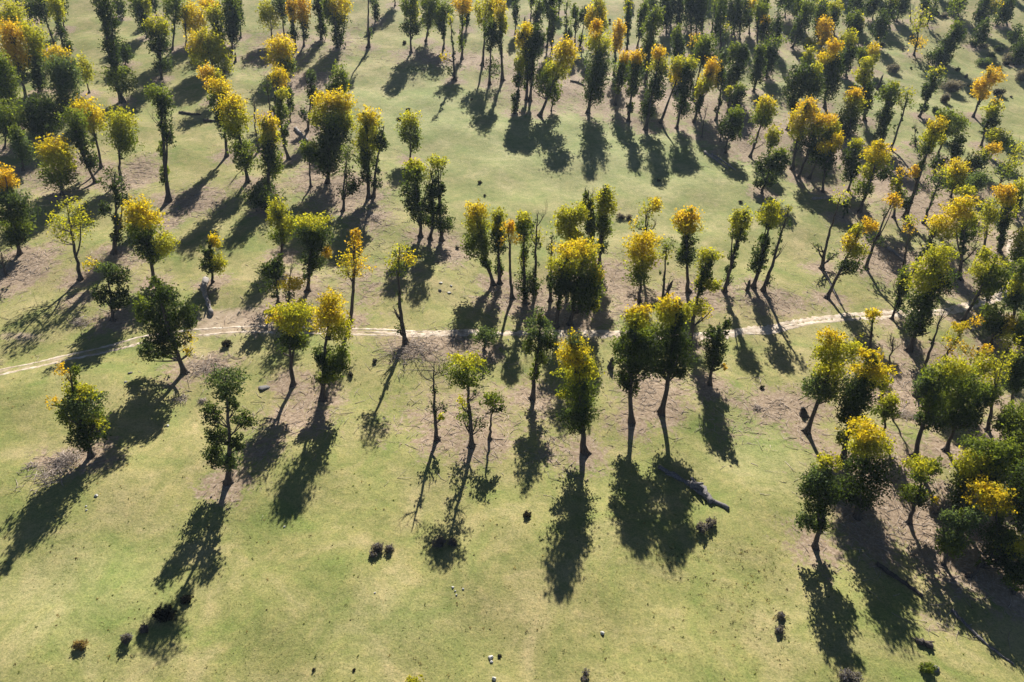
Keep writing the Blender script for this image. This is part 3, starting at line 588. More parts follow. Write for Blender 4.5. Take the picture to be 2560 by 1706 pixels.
def patch(px):
    x, y, rx, ry, s = px; f = PW / 2353.0
    c = ground_at(x * f, y * f); ex = ground_at((x + rx) * f, y * f); ey = ground_at(x * f, (y + ry) * f); e2 = ground_at(x * f, (y - ry) * f)
    return c, abs(ex[0] - c[0]) + 0.3, 0.5 * abs(e2[1] - ey[1]) + 0.3, s
LP = [patch(q[:4] + (min(0.95, q[4] * 1.12),)) for q in LITTER]
for c, a, b, s in LP:
    lit = np.maximum(lit, s * np.exp(-(((V[:, 0] - c[0]) / a) ** 2 + ((V[:, 1] - c[1]) / b) ** 2) * 0.75))
for c, a, b, s in [patch(q) for q in BARE]:
    bare = np.maximum(bare, s * np.exp(-(((V[:, 0] - c[0]) / a) ** 2 + ((V[:, 1] - c[1]) / b) ** 2) * 0.75))
pd = np.full(len(V), 99.0)
nearp = (V[:, 1] < 190) & (np.abs(V[:, 0]) < 140)
idx = np.where(nearp)[0]
for q in pl[::3]:
    pd[idx] = np.minimum(pd[idx], np.hypot(V[idx, 0] - q[0], V[idx, 1] - q[1]))
bare = np.maximum(bare, 0.66 * np.exp(-(pd / 1.4) ** 2))
lush = np.zeros(len(V))
for q in [(1400, 330, 420, 130, .9), (1000, 250, 200, 110, .8), (200, 1350, 200, 130, .45), (1750, 1020, 90, 90, .6), (560, 760, 120, 60, .3), (2000, 230, 300, 140, .6), (900, 1420, 160, 60, .3)]:
    c, a, b, s = patch(q); lush = np.maximum(lush, s * np.exp(-(((V[:, 0] - c[0]) / a) ** 2 + ((V[:, 1] - c[1]) / b) ** 2) * 0.8))
for nm, arr in (('litter', lit), ('bare', bare), ('lush', lush)):
    a_ = me.attributes.new(nm, 'FLOAT', 'POINT'); a_.data.foreach_set('value', arr.astype(np.float32))
g = link('ground', me, M_GROUND); g['kind'] = 'structure'

# the track: two ruts at the left, one trodden band in the middle, wide and dusty at the right
def ribbon(off, width, s0, s1, seed):
    r = np.random.default_rng(seed); n = len(pl); i0, i1 = int(s0 * n), int(s1 * n); q = pl[i0:i1]
    d = np.gradient(q, axis=0); d /= np.linalg.norm(d, axis=1)[:, None]; nn = np.stack([-d[:, 1], d[:, 0]], 1)
    k = len(q); wob = np.convolve(r.normal(0, 1, k + 20), np.ones(21) / 4.6, 'valid')[:k]
    t = np.linspace(0, 1, k); fade = np.clip(np.minimum(t, 1 - t) * 14, 0.05, 1)
    wl = width * fade * (1 + 0.25 * wob) * r.uniform(0.45, 1.45, k); wr = width * fade * (1 - 0.2 * wob) * r.uniform(0.45, 1.45, k)
    rows = []
    for f in (-1, -0.5, 0, 0.5, 1):
        e = q + nn * (off + 0.12 * wob[:, None] * 0 + (f * np.where(f < 0, wl, wr))[:, None])
        rows.append(np.stack([e[:, 0], e[:, 1], gz(e[:, 0], e[:, 1]) + (0.035 if abs(f) < 1 else -0.02)], 1))
    Vv = np.stack(rows, 1).reshape(-1, 3)
    a, b = np.meshgrid(np.arange(k - 1), np.arange(4), indexing='ij')
    return Vv, np.stack([a * 5 + b, a * 5 + b + 1, (a + 1) * 5 + b + 1, (a + 1) * 5 + b], -1).reshape(-1, 4)
vs, fs, n0 = [], [], 0
for args in ((0.62, 0.24, 0.0, 0.36, 1), (-0.62, 0.26, 0.0, 0.30, 2), (0.0, 0.68, 0.27, 0.62, 3), (0.62, 0.34, 0.40, 0.60, 8), (0.50, 0.52, 0.55, 0.86, 4), (-0.60, 0.48, 0.57, 0.84, 5), (0.0, 0.34, 0.80, 1.0, 6)):
    a, b = ribbon(*args); vs.append(a); fs.append(b + n0); n0 += len(a)
pth = link('path', mesh_np('path', np.concatenate(vs), np.concatenate(fs), True), M_PATH); pth['kind'] = 'structure'

# ------------------------------------------------------------------ trees
NAMES = {'O': 'orange', 'Y': 'golden yellow', 'L': 'yellow-green', 'G': 'green', 'D': 'dark green', 'B': 'grey-green', 'X': 'bare'}
def path_y(x):                                  # the track's pixel row at a pixel column
    P = sorted(src(*q) for q in PATH_PX if q[0] != 'L'); return float(np.interp(x, [a for a, _ in P], [b for _, b in P]))
def zone(bx, by):
    yp = path_y(bx)
    if by > yp + 8:
        if bx < 620: return 'before the path at left'
        if bx < 1000: return 'before the path left of centre'
        if bx < 1420: return 'before the path at centre'
        if bx < 1900: return 'before the path right of centre'
        if by < 1110: return 'in the right grove before the path'
        return 'in the front right corner grove'
    if bx < 1000:
        if by > 560: return 'in the row just behind the path at left'
        if by > 340: return 'in the left grove mid distance'
        return 'in the far left grove'
    if bx < 1960:
        if by > 560: return 'in the row between path and clearing'
        if by > 340: return 'at the right edge of the clearing'
        if by > 170: return 'along the far edge of the clearing'
        return 'in the far stand behind the clearing'
    if by > 560: return 'right of the clearing close behind the path'
    if by > 330: return 'in the grove right of the clearing'
    return 'on the hazy slope at top right'
looks = []
def look(base, bl, lean):
    tops = sorted(bl, key=lambda b: b[1] - b[3]); leafy = [b for b in tops if b[4] != 'X']
    ar = {}
    for b in leafy: ar[b[4]] = ar.get(b[4], 0) + b[2] * b[3]
    sparse = sum(b[2] * b[3] for b in leafy if b[5]) > 0.6 * sum(ar.values()) if leafy else False
    if not leafy: return 'bare dead tree'
    x0 = min(b[0] - b[2] for b in leafy); x1 = max(b[0] + b[2] for b in leafy); y0 = min(b[1] - b[3] for b in leafy); y1 = max(b[1] + b[3] for b in leafy)
    asp = (y1 - y0) / (x1 - x0); top = leafy[0][4]; low = max(ar, key=ar.get)
    w_ = []
    if tops[0][4] == 'X': w_.append('bare-topped')
    if sparse: w_.append('thin-leaved')
    elif asp > 2.6: w_.append('slender')
    elif asp < 1.15: w_.append('broad')
    s = ' '.join(w_ + [NAMES[top], 'tree'])
    if low != top: s += ', ' + NAMES[low] + ' below,'
    hi = tops[0]; il = (hi[0] - base[0]) / max(1.0, base[1] - hi[1])
    if il > 0.42: s += ' leaning right'
    elif il < -0.27: s += ' leaning left'
    return s
ORD = ['leftmost', 'second', 'third', 'fourth', 'fifth', 'sixth', 'seventh', 'eighth', 'ninth', 'tenth', 'eleventh', 'twelfth', 'thirteenth', 'fourteenth', 'fifteenth', 'sixteenth', 'seventeenth', 'eighteenth', 'nineteenth', 'twentieth', 'twenty-first', 'twenty-second']
def build_tree(base_px, bl, B):
    z = depth(B); mpp = z / FOC; th = -math.asin(((B - EYE) / np.linalg.norm(B - EYE))[2])
    pts = []
    for (X, Y, rx, ry, c, sp_) in bl:
        off = RNG.normal(0, 0.30) * rx * mpp if len(bl) > 2 else 0.0
        d = ray(X, Y); s = (B[1] + off) / d[1]; p = EYE + d * s
        RX = rx * mpp; RY = ry * mpp; v = (RY ** 2 - (0.8 * RX * math.sin(th)) ** 2)
        RZ = max(0.6 * RY, math.sqrt(max(v, 0)) / math.cos(th))
        pts.append((p, RX, RZ, c, sp_, rx, ry, X, Y))
    top = max(q[0][2] + q[2] * 0.4 for q in pts); H = top - B[2]
    up = [q for q in pts if q[0][2] > B[2] + 0.55 * H] or pts
    wt = np.array([q[1] * q[2] for q in up]); tc = (np.array([q[0] for q in up]) * wt[:, None]).sum(0) / wt.sum()
    tip = np.array([tc[0] + (tc[0] - B[0]) * 0.12, tc[1], top])
    root = empty('tree', B)
    r0 = 0.085 + 0.0165 * H
    mid = B + (tip - B) * 0.5 + np.array([RNG.normal(0, 0.035) * H, RNG.normal(0, 0.03) * H, 0])
    ax = curve(B - np.array([0, 0, 0.25]), mid, tip, 14); t = np.linspace(0, 1, 14)
    rad = r0 * (1 - 0.80 * t) * (1 + 0.9 * np.exp(-t * 26)); ax[1:-1, :2] += RNG.normal(0, 0.05, (12, 2))
    T = Tubes(); T.add(ax - B, rad, 8, 0.08)
    for k in range(4):                          # root flare
        a = RNG.uniform(0, 6.28); e = np.array([math.cos(a), math.sin(a), 0]) * r0 * 2.6
        ez = float(gz(B[0] + e[0], B[1] + e[1])) - B[2] - 0.08
        T.add(curve(np.array([0, 0, 0.45]), e * 0.45 + [0, 0, 0.1], np.array([e[0], e[1], ez]), 4), [r0 * 0.5, r0 * 0.42, r0 * 0.3, r0 * 0.12], 5)
    big = sorted((q for q in pts if q[3] != 'X'), key=lambda q: -q[0][2])
    if len(big) > 2 and RNG.random() < 0.6:     # a second stem from a low fork
        e = big[1][0] + np.array([RNG.normal(0, 0.3), RNG.normal(0, 0.3), 0.2]); k0 = int(RNG.integers(2, 6))
        if e[2] > ax[k0][2] + 1.5:
            cv = curve(ax[k0], ax[k0] + (e - ax[k0]) * np.array([0.85, 0.85, 0.4]), e, 9); T.add(cv - B, np.linspace(rad[k0] * 0.72, rad[k0] * 0.2, 9), 7, 0.08)
    link('trunk', T.mesh('trunk'), M_BARK, root)
    ls = 0.072 + 0.0019 * z
    for (p, RX, RZ, c, sp_, *_r) in pts:
        Bm = Tubes()
        f = np.clip((p[2] - RZ * 0.75 - B[2]) / max(H, 0.1), 0.12, 0.92); k = int(f * 13); s0 = ax[k]
        rl = rad[k] * 0.5
        nl = 3 if c != 'X' else 4
        for _ in range(nl):
            e = p + RNG.normal(0, 0.42, 3) * np.array([RX, RX, RZ]); 
            if c == 'X': e = p + np.array([RNG.uniform(-1, 1) * RX, RNG.uniform(-1, 1) * RX, RNG.uniform(-0.2, 1) * RZ])
            m_ = s0 + (e - s0) * np.array([0.6, 0.6, 0.35]) + RNG.normal(0, 0.12, 3)
            cv = curve(s0, m_, e, 6); Bm.add(cv - B, np.linspace(rl, rl * 0.22, 6), 5, 0.08)
            if c == 'X' or sp_:
                for __ in range(5 if c == 'X' else 3):
                    q0 = cv[RNG.integers(2, 6)]; q1 = q0 + RNG.normal(0, 0.55, 3) * np.array([RX, RX, RZ]) + np.array([0, 0, 0.5 * RZ])
                    Bm.add(curve(q0, (q0 + q1) / 2 + RNG.normal(0, 0.08, 3), q1, 4) - B, np.linspace(max(0.02, rl * 0.3), 0.012, 4), 4)
        link('branch', Bm.mesh('branch'), M_BARK, root)
    # leafy masses that hang together are one crown; clumps apart from it are parts of their own
    leafy = [q for q in pts if q[3] != 'X']; comp = list(range(len(leafy)))
    for i_ in range(len(leafy)):
        for j_ in range(i_):
            a, b = leafy[i_], leafy[j_]
            if math.hypot((a[7] - b[7]) / (a[5] + b[5]), (a[8] - b[8]) / (a[6] + b[6])) < 0.95:
                o, nw = comp[i_], comp[j_]; comp = [nw if q == o else q for q in comp]
    # shoots and ivy hugging the stem between the crown and the ground
    thin = sum(1 for q in pts if q[4] or q[3] == 'X') > 0.5 * len(pts)
    shoots = []
    if leafy and RNG.random() < (0.4 if thin else 0.8):
        lowz = min(q[0][2] - q[2] for q in leafy); a0 = RNG.uniform(0.16, 0.42)
        for k in range(3, 13):
            zf = ax[k][2] - B[2]
            if zf < a0 * H or RNG.random() < 0.28: continue
            r = RNG.uniform(0.28, 0.62) * (0.6 if thin else 1.0) * min(1.3, H / 11)
            shoots.append((ax[k] + np.array([RNG.normal(0, 0.28), RNG.normal(0, 0.28), RNG.normal(0, 0.2)]), r, r * RNG.uniform(1.1, 1.9)))
    if shoots:
        Lv = Leaves(); cd = RNG.choice(['D', 'D', 'G', 'B'])
        for p, r, rz in shoots: Lv.blob(p, r, r, rz, cd, ls, 1.6 if thin else 3.6)
        part = link('stem_shoots', Lv.mesh('stem_shoots', B), M_LEAF, root); part['kind'] = 'stuff'
    main = None
    for cid in dict.fromkeys(comp[i_] for i_ in sorted(range(len(leafy)), key=lambda i_: leafy[i_][8])):
        Lv = Leaves()
        for q, ci in zip(leafy, comp):
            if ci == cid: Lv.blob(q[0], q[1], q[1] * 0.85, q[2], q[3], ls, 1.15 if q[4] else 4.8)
        part = link('crown' if main is None else 'foliage_clump', Lv.mesh('crown', B), M_LEAF, root)
        if main is not None: part['kind'] = 'stuff'      # loose leaves too small to pick apart
        main = cid
    return root, (tip[0] - B[0]) / H
built = []
for (bp, bl), B in zip(TREES, BASES):
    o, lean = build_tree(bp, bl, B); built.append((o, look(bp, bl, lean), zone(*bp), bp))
fam = {}
for t_ in built: fam.setdefault((t_[1], t_[2]), []).append(t_)
for (lk, zn), L_ in fam.items():
    L_.sort(key=lambda q: q[3][0])
    for k, (o, _, _, bp) in enumerate(L_):
        s = lk + ' ' + zn
        if len(L_) > 1: s += ', ' + (ORD[k] if k == 0 else ('rightmost' if k == len(L_) - 1 else ORD[k] + ' from left')) + (' of two' if len(L_) == 2 else '')
        if len(s.split()) > 16: s = s.replace(' the ', ' ')
        tag(o, s, 'tree', 'autumn trees on the meadow')

# the wood goes on up the slope past the picture's edge and throws its shade down it: one far mass
Lv = Leaves(); T = Tubes(); rw = np.random.default_rng(5)
for k in range(74):
    px = rw.uniform(-60, 2620) if k < 22 else rw.uniform(1550, 2640)
    B = ground_at(px, -rw.uniform(14, 95)); H = rw.uniform(11, 15)
    T.add(np.array([[0, 0, -0.3], [0.1, 0, H * 0.5], [0.2, 0, H * 0.9]]) + B, [0.28, 0.2, 0.06], 6)
    for f, r in ((0.42, 1.1), (0.62, 1.5), (0.82, 1.3)):
        Lv.blob(B + [0, 0, H * f], r, r, H * 0.16, rw.choice(['D', 'D', 'G', 'L']), 0.5, 4.5)
fw = link('far_wood', Lv.mesh('far_wood', (0, 0, 0)), M_LEAF); fw['kind'] = 'stuff'; tag(fw, 'dark wood continuing up the slope past the top edge', 'wood')
link('trunks', T.mesh('trunks'), M_BARK, fw)

# ------------------------------------------------------------------ low shrubs
def shrub(t, x, y, rx, ry, code, label, dens=3.2, name='shrub', cat='shrub'):
    p = at(t, x, y); s = SCL.get(t, 3.92); mpp = depth(p) / FOC; RX = rx / s * mpp; RY = ry / s * mpp * 0.95
    o = empty(name, p); T = Tubes()
    for _ in range(9):
        a = RNG.uniform(0, 6.28); e = np.array([math.cos(a) * RX * 0.7, math.sin(a) * RX * 0.6, RY * RNG.uniform(0.7, 1.4)])
        T.add(curve(np.array([0, 0, -0.12]), e * [0.3, 0.3, 0.6], e, 5), np.linspace(0.035, 0.012, 5), 5)
    link('stems', T.mesh('stems'), M_BARK, o)
    Lv = Leaves(); ls = 0.05 + 0.0010 * depth(p)
    for _ in range(4):
        c = p + np.array([RNG.uniform(-.4, .4) * RX, RNG.uniform(-.35, .35) * RX, RY * RNG.uniform(0.45, 0.9)])
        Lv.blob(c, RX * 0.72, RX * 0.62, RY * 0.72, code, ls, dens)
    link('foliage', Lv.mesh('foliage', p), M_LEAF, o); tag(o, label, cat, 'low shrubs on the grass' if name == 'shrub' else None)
for a in [
    ('V', 1230, 590, 45, 42, 'P', 'dark rounded shrub below the jagged fallen log, left one of two'), ('V', 1285, 555, 40, 40, 'P', 'dark rounded shrub touching its twin, closest to the jagged fallen log'),
    ('V', 475, 1522, 28, 28, 'P', 'small dark shrub at bottom edge, upper one of a pair'), ('V', 460, 1566, 25, 30, 'P', 'small dark shrub cut by bottom edge, lower one of a pair'),
    ('V', 1735, 1155, 34, 30, 'P', 'upper of two grey shrubs left of the long corner shadow'), ('V', 1735, 1245, 34, 30, 'P', 'lower of two grey shrubs left of the long corner shadow'), ('V', 95, 492, 28, 22, 'K', 'small dark shrub standing alone left of the yellow tree shadow tip'),
    ('U', 935, 548, 58, 46, 'P', 'largest of three touching dark shrubs in the open foreground'), ('U', 905, 596, 34, 30, 'P', 'lower left of three touching dark shrubs in the open foreground'), ('U', 1030, 548, 38, 40, 'P', 'right one of three touching dark shrubs in the open foreground'),
    ('U', 1425, 508, 50, 46, 'P', 'larger left shrub at the tip of the round tree shadow'), ('U', 1530, 496, 38, 36, 'P', 'smaller right shrub at the tip of the round tree shadow'), ('U', 1225, 1590, 55, 62, 'L', 'yellow-green sapling poking in at the bottom edge'),
    ('U', 1885, 1368, 18, 14, 'K', 'tiny brown shrub beside the white stones near bottom edge'), ('U', 450, 1470, 15, 9, 'K', 'tiny dark tuft near the bottom edge, left one of two'), ('U', 757, 1476, 14, 9, 'K', 'tiny dark tuft near the bottom edge, right one of two'),
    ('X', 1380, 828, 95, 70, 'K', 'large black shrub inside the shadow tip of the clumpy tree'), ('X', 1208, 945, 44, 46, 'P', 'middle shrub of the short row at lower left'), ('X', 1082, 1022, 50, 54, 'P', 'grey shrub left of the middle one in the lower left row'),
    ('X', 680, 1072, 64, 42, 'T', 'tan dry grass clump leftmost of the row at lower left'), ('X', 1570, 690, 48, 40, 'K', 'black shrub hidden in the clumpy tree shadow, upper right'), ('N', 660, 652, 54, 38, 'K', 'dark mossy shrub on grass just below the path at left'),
    ('N', 1868, 944, 30, 26, 'K', 'small black shrub right of the golden tree trunk'), ('O', 540, 812, 28, 26, 'K', 'small black shrub below the path left of the thin tree shadow'), ('J', 1380, 765, 52, 30, 'P', 'left part of the dark purple heap in the clearing'),
    ('J', 1455, 768, 42, 26, 'P', 'right part of the dark purple heap in the clearing'), ('Q', 1195, 1064, 24, 20, 'K', 'small black shrub alone on the grass right of centre'), ('I', 1565, 424, 22, 14, 'K', 'dark speck of shrub upper one in the clearing centre'),
    ('I', 1615, 552, 16, 12, 'K', 'dark speck of shrub lower one in the clearing centre'), ('I', 1347, 1068, 20, 16, 'K', 'dark shrub right of the three dark slim trees'), ('D', 1270, 242, 16, 12, 'K', 'lower dark shrub in the far gap'),
    ('D', 1268, 204, 14, 10, 'K', 'upper dark shrub in the far gap'), ('C', 830, 430, 18, 20, 'K', 'dark shrub beside a thin trunk at the far edge'), ('C', 862, 1086, 26, 17, 'K', 'upper dark tuft at the left end of the clearing'),
    ('C', 770, 1174, 30, 15, 'K', 'lower dark tuft at the left end of the clearing'), ('C', 1485, 982, 12, 9, 'K', 'tiny dark tuft left of a heart-shaped shadow'), ('K', 985, 616, 24, 14, 'K', 'brown dry tuft near the right end of the clearing'),
    ('K', 180, 406, 22, 12, 'K', 'brown tuft below a pointed shadow in the clearing'), ('F', 1240, 890, 105, 62, 'P', 'wide grey shrub on the hazy right slope'), ('F', 1190, 1010, 48, 56, 'P', 'grey shrub below the wide one on the hazy right slope'),
    ('F', 670, 710, 52, 55, 'P', 'pale bare round shrub alone on the upper right slope'), ('F', 1080, 1105, 34, 40, 'D', 'dark green shrub right of a clumpy leaning tree'), ('F', 1560, 650, 80, 50, 'B', 'light grey-green shrub on the upper right slope'),
    ('F', 1850, 610, 85, 62, 'P', 'grey shrub at the right edge of the upper slope'), ('F', 1925, 790, 60, 66, 'P', 'lower grey shrub at the right edge of the slope'), ('F', 1700, 925, 60, 36, 'K', 'black shrub right of the orange leaning tree'),
    ('W', 640, 1570, 120, 90, 'P', 'pale grey twiggy shrub at the bottom edge below a shadow tip'), ('W', 1385, 1450, 80, 60, 'G', 'bright green low shrub near the bottom right corner'), ('S', 1500, 910, 80, 60, 'P', 'brown twiggy shrub under the small tree in the corner grove')]:
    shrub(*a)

SLOPE = sorted([(560, 450, 34, 24), (790, 110, 22, 18), (1180, 170, 40, 30), (1310, 700, 22, 26), (1390, 765, 17, 22), (1330, 850, 17, 26), (1412, 850, 13, 20), (1490, 812, 15, 13), (1700, 500, 50, 34), (1560, 470, 46, 30), (1780, 640, 40, 30),
                (1450, 440, 34, 26), (1835, 955, 15, 11), (770, 495, 13, 15), (850, 672, 13, 11), (1250, 60, 40, 30), (1640, 560, 44, 30), (1930, 480, 40, 40), (1100, 150, 30, 22)])
for k, (x, y, rx, ry) in enumerate(SLOPE):
    shrub('F', x, y, rx, ry, ('K', 'P', 'B', 'D')[k % 4], ('black', 'grey', 'grey-green', 'dark green')[k % 4] + ' low bush on the hazy right slope, ' + (ORD[k] if k == 0 else ORD[k] + ' from left'))

# ------------------------------------------------------------------ stones
def stone(t, x, y, rx, ry, label, m=None):
    p = at(t, x, y); s = SCL.get(t, 3.92); r = rx / s * depth(p) / FOC; rr = ry / s * depth(p) / FOC
    bm = bmesh.new(); bmesh.ops.create_icosphere(bm, subdivisions=2, radius=1)
    for v in bm.verts:
        k = 1 + 0.22 * math.sin(v.co.x * 3.1 + x) * math.cos(v.co.y * 2.7 + y) + random.uniform(-0.09, 0.09)
        v.co = Vector((v.co.x * r * k, v.co.y * r * 0.85 * k, max(v.co.z, -0.35) * rr * k))
    me = bpy.data.meshes.new('stone'); bm.to_mesh(me); bm.free()
    o = link('stone', me, m or M_STONE, None, p + np.array([0, 0, rr * 0.2])); tag(o, label, 'stone', 'stones on the grass')
for a in [('T', 1285, 508, 10, 9, 'white stone between the left tree and the clumpy tree'), ('T', 737, 1042, 15, 11, 'flat white stone right of the long left shadow'), ('T', 659, 1122, 8, 6, 'upper of two small white stones by the left shadow'), ('T', 663, 1152, 8, 7, 'lower of two small white stones by the left shadow'),
          ('V', 585, 1252, 14, 13, 'white stone alone on the grass at bottom centre'), ('U', 220, 364, 9, 7, 'small white stone far left of the three dark shrubs'), ('U', 921, 876, 8, 6, 'small white stone below the three dark shrubs'), ('U', 1525, 834, 11, 8, 'top left stone of the small cluster in the foreground'),
          ('U', 1604, 846, 8, 8, 'right stone of the small cluster in the foreground'), ('U', 1543, 862, 8, 7, 'middle stone of the small cluster in the foreground'), ('U', 1552, 892, 8, 7, 'bottom stone of the small cluster in the foreground'), ('U', 1818, 1378, 20, 17, 'largest white stone near the bottom edge'),
          ('U', 1824, 1412, 13, 12, 'white stone just under the largest one near bottom edge'), ('U', 1845, 1545, 16, 22, 'pale stone cut by the bottom edge at centre'), ('I', 1285, 1432, 14, 9, 'right pale stone behind the path at centre'), ('I', 1185, 1402, 18, 8, 'upper pale stone behind the path at centre'),
          ('I', 1265, 1499, 18, 8, 'lower pale stone behind the path at centre'), ('M', 1230, 1004, 13, 12, 'grey stone on the grass below the ruts at left'), ('M', 1645, 1430, 13, 12, 'white stone below the big dark tree shadow'), ('O', 632, 1362, 9, 7, 'white stone right of a dark round shadow'), ('P', 278, 590, 9, 8, 'white stone in the gap just below the path')]:
    stone(*a)
stone('N', 1020, 1058, 52, 14, 'flat grey slab on the grass left of a curved trunk', M_DARKSTONE)
stone('I', 1175, 1478, 18, 12, 'dark stone among pale ones behind the path', M_DARKSTONE); stone('M', 1275, 916, 22, 11, 'dark flat stone below the ruts at left', M_DARKSTONE); stone('W', 1480, 1440, 42, 30, 'black rock beside the bright green shrub', M_DARKSTONE)

# ------------------------------------------------------------------ fallen logs and snapped stumps
def log(t, pts, r0, r1, label, m, stubs=5, name='fallen_log', cat='log'):
    P3 = np.array([at(t, *q) for q in pts]); o = empty(name, P3[0]); 
    s = np.linspace(0, len(P3) - 1, 16); c = np.stack([np.interp(s, np.arange(len(P3)), P3[:, k]) for k in range(3)], 1)
    rad = np.linspace(r0, r1, 16) * (1 + RNG.normal(0, 0.09, 16)); c[:, 2] = gz(c[:, 0], c[:, 1]) + rad * 0.75
    c[1:-1, :2] += RNG.normal(0, r0 * 0.22, (14, 2))
    T = Tubes(); T.add(c - P3[0], rad, 9, 0.16); link('trunk', T.mesh('trunk'), m, o)
    for _ in range(stubs):
        k = RNG.integers(1, 14); d = (c[min(k + 2, 15)] - c[max(k - 2, 0)]) * RNG.choice([-1, 1]); d = d / np.linalg.norm(d) + RNG.normal(0, 0.45, 3); d[2] = abs(d[2]) * 0.6 + 0.1; d /= np.linalg.norm(d); ln = RNG.uniform(1.6, 3.4) * rad[k] + 0.12
        e = c[k] + d * ln; T = Tubes(); T.add(curve(c[k], c[k] + d * ln * 0.6 + RNG.normal(0, 0.06, 3), e, 5) - P3[0], np.linspace(rad[k] * 0.55, rad[k] * 0.2, 5), 6, 0.18)
        link('branch_stub', T.mesh('branch_stub'), m, o)
    tag(o, label, cat, 'fallen wood')
log('V', [(950, 182), (1080, 260), (1170, 310), (1280, 390), (1400, 452)], 0.25, 0.17, 'long jagged grey fallen log across two shadows in the foreground', M_OLDLOG, 9)
log('V', [(1165, 300), (1225, 330), (1290, 415)], 0.48, 0.28, 'thick splintered trunk chunk lying on the jagged log', M_OLDLOG, 12)
log('W', [(905, 415), (1050, 520), (1200, 620), (1360, 735)], 0.22, 0.16, 'dark fallen log between shadows in the front right corner', M_BARK, 6)
log('W', [(1640, 870), (1800, 1030), (2020, 1230), (2250, 1400)], 0.16, 0.08, 'long thin fallen log deep in corner grove shadow', M_OLDLOG, 6)
log('N', [(450, 5), (430, 130), (470, 230), (510, 350)], 0.40, 0.26, 'twisted pale fallen trunk beside the small yellow-tipped tree', M_DEAD, 9)
log('K', [(630, 130), (720, 185), (860, 285)], 0.26, 0.14, 'left one of two parallel fallen logs at the clearing edge', M_DEAD, 4)
log('K', [(700, 150), (820, 215), (940, 300)], 0.24, 0.10, 'right one of two parallel fallen logs at the clearing edge', M_DEAD, 4)
log('K', [(1695, 588), (1780, 578), (1880, 570)], 0.28, 0.2, 'short fallen log below the row of trunks right of clearing', M_DEAD, 3)
log('L', [(620, 1065), (700, 1120), (785, 1198)], 0.24, 0.16, 'grey fallen log against the forked trunks at right', M_DEAD, 4)
log('R', [(10, -60), (90, 110), (170, 250)], 0.20, 0.12, 'thin fallen trunk under the leaning tree right of clearing', M_DEAD, 4)
log('D', [(885, 800), (960, 812), (1020, 842)], 0.24, 0.14, 'dark fallen log left of the big dark tree', M_BARK, 3)
log('B', [(190, 1112), (280, 1122), (400, 1128)], 0.28, 0.16, 'dark fallen log in the left grove, upper one of two', M_BARK, 4)
log('B', [(430, 1188), (500, 1192), (570, 1192)], 0.28, 0.16, 'dark fallen log in the left grove, lower one of two', M_BARK, 3)
log('B', [(1325, 1268), (1380, 1320), (1450, 1390)], 0.30, 0.2, 'thick fallen log left of the biggest golden tree', M_DEAD, 4)
log('W', [(1295, 1175), (1360, 1190), (1435, 1225)], 0.20, 0.26, 'charred stump piece on grass near the bottom right', M_BARK, 4, 'wood_chunk')
def stump(t, x, y, h, r, label, lean=0.1):
    p = at(t, x, y); T = Tubes(); o = empty('stump', p)
    T.add(np.array([[0, 0, -0.2], [lean * h * 0.1, 0, h * 0.12], [lean * h * 0.3, 0, h * 0.35], [lean * h * 0.7, 0.05, h * 0.7], [lean * h * 0.9, 0.03, h * 0.9], [lean * h * 1.3, -0.06, h * 1.15]]), [r * 1.7, r * 1.15, r * 0.9, r * 0.78, r * 0.7, r * 0.12], 9, 0.2)
    link('trunk', T.mesh('trunk'), M_BARK, o)
    for _ in range(2):
        T = Tubes(); e = np.array([RNG.uniform(-.5, .5) * h, RNG.uniform(-.3, .3) * h, h * RNG.uniform(0.7, 1.1)])
        T.add(curve(np.array([0, 0, h * 0.4]), e * [0.7, 0.7, 0.7], e, 5), np.linspace(r * 0.4, 0.03, 5), 5); link('branch_stub', T.mesh('branch_stub'), M_BARK, o)
    tag(o, label, 'stump', 'broken stumps')
stump('K', 1050, 1475, 1.5, 0.28, 'short dark stump left of two leaning trunks'); stump('K', 255, 1540, 2.4, 0.25, 'broken stump beside the thin grey-leaved tree', 0.25)
stump('Q', 1595, 1320, 0.9, 0.42, 'squat broken stump left of the big golden tree at right', -0.1); stump('D', 430, 255, 2.2, 0.25, 'broken stub of trunk in the far stand')
stump('F', 525, 880, 3.2, 0.30, 'snapped dead stub on the right slope', 0.15); stump('R', 900, 1140, 2.0, 0.42, 'dark cut stump below the bare leaning snag', 0.25); stump('B', 740, 610, 2.0, 0.25, 'thin broken stub right of the broad golden tree')
stump('P', 1280, 860, 1.3, 0.30, 'pale broken stump left of the twin dark crowns')

# ------------------------------------------------------------------ brush piles
def brush(t, x, y, rx, ry, n, label, flat=0.5):
    n = int(n * 0.6)
    p = at(t, x, y); s = SCL.get(t, 3.92); r = rx / s * depth(p) / FOC; q = ry / s * depth(p) / FOC
    T = Tubes()
    for _ in range(n):
        a = RNG.uniform(0, 6.28); c = np.array([RNG.normal(0, .45) * r, RNG.normal(0, .45) * r, 0]); zz = float(gz(p[0] + c[0], p[1] + c[1])) - p[2]
        hh = max(0, 1 - np.hypot(*c[:2]) / (1.3 * r)) * q * 0.7 * flat; c[2] = zz + RNG.uniform(0.01, 0.05 + hh); d = np.array([math.cos(a), math.sin(a), RNG.normal(0, .18)]) * RNG.uniform(.3, .7) * max(r, 0.8)
        T.add(curve(c - d, c + RNG.normal(0, .1, 3), c + d, 4), np.array([.028, .024, .018, .010]), 4)
    o = link('brush_pile', T.mesh('brush_pile'), M_TWIG, None, p); tag(o, label, 'brush pile', 'piles of cut branches')
brush('T', 500, 770, 110, 80, 220, 'grey heap of cut branches left of the front left tree'); brush('T', 380, 880, 150, 40, 150, 'low sprawl of branches trailing from the heap at left'); brush('T', 235, 820, 60, 40, 60, 'small reddish twig spray left of the branch heap')
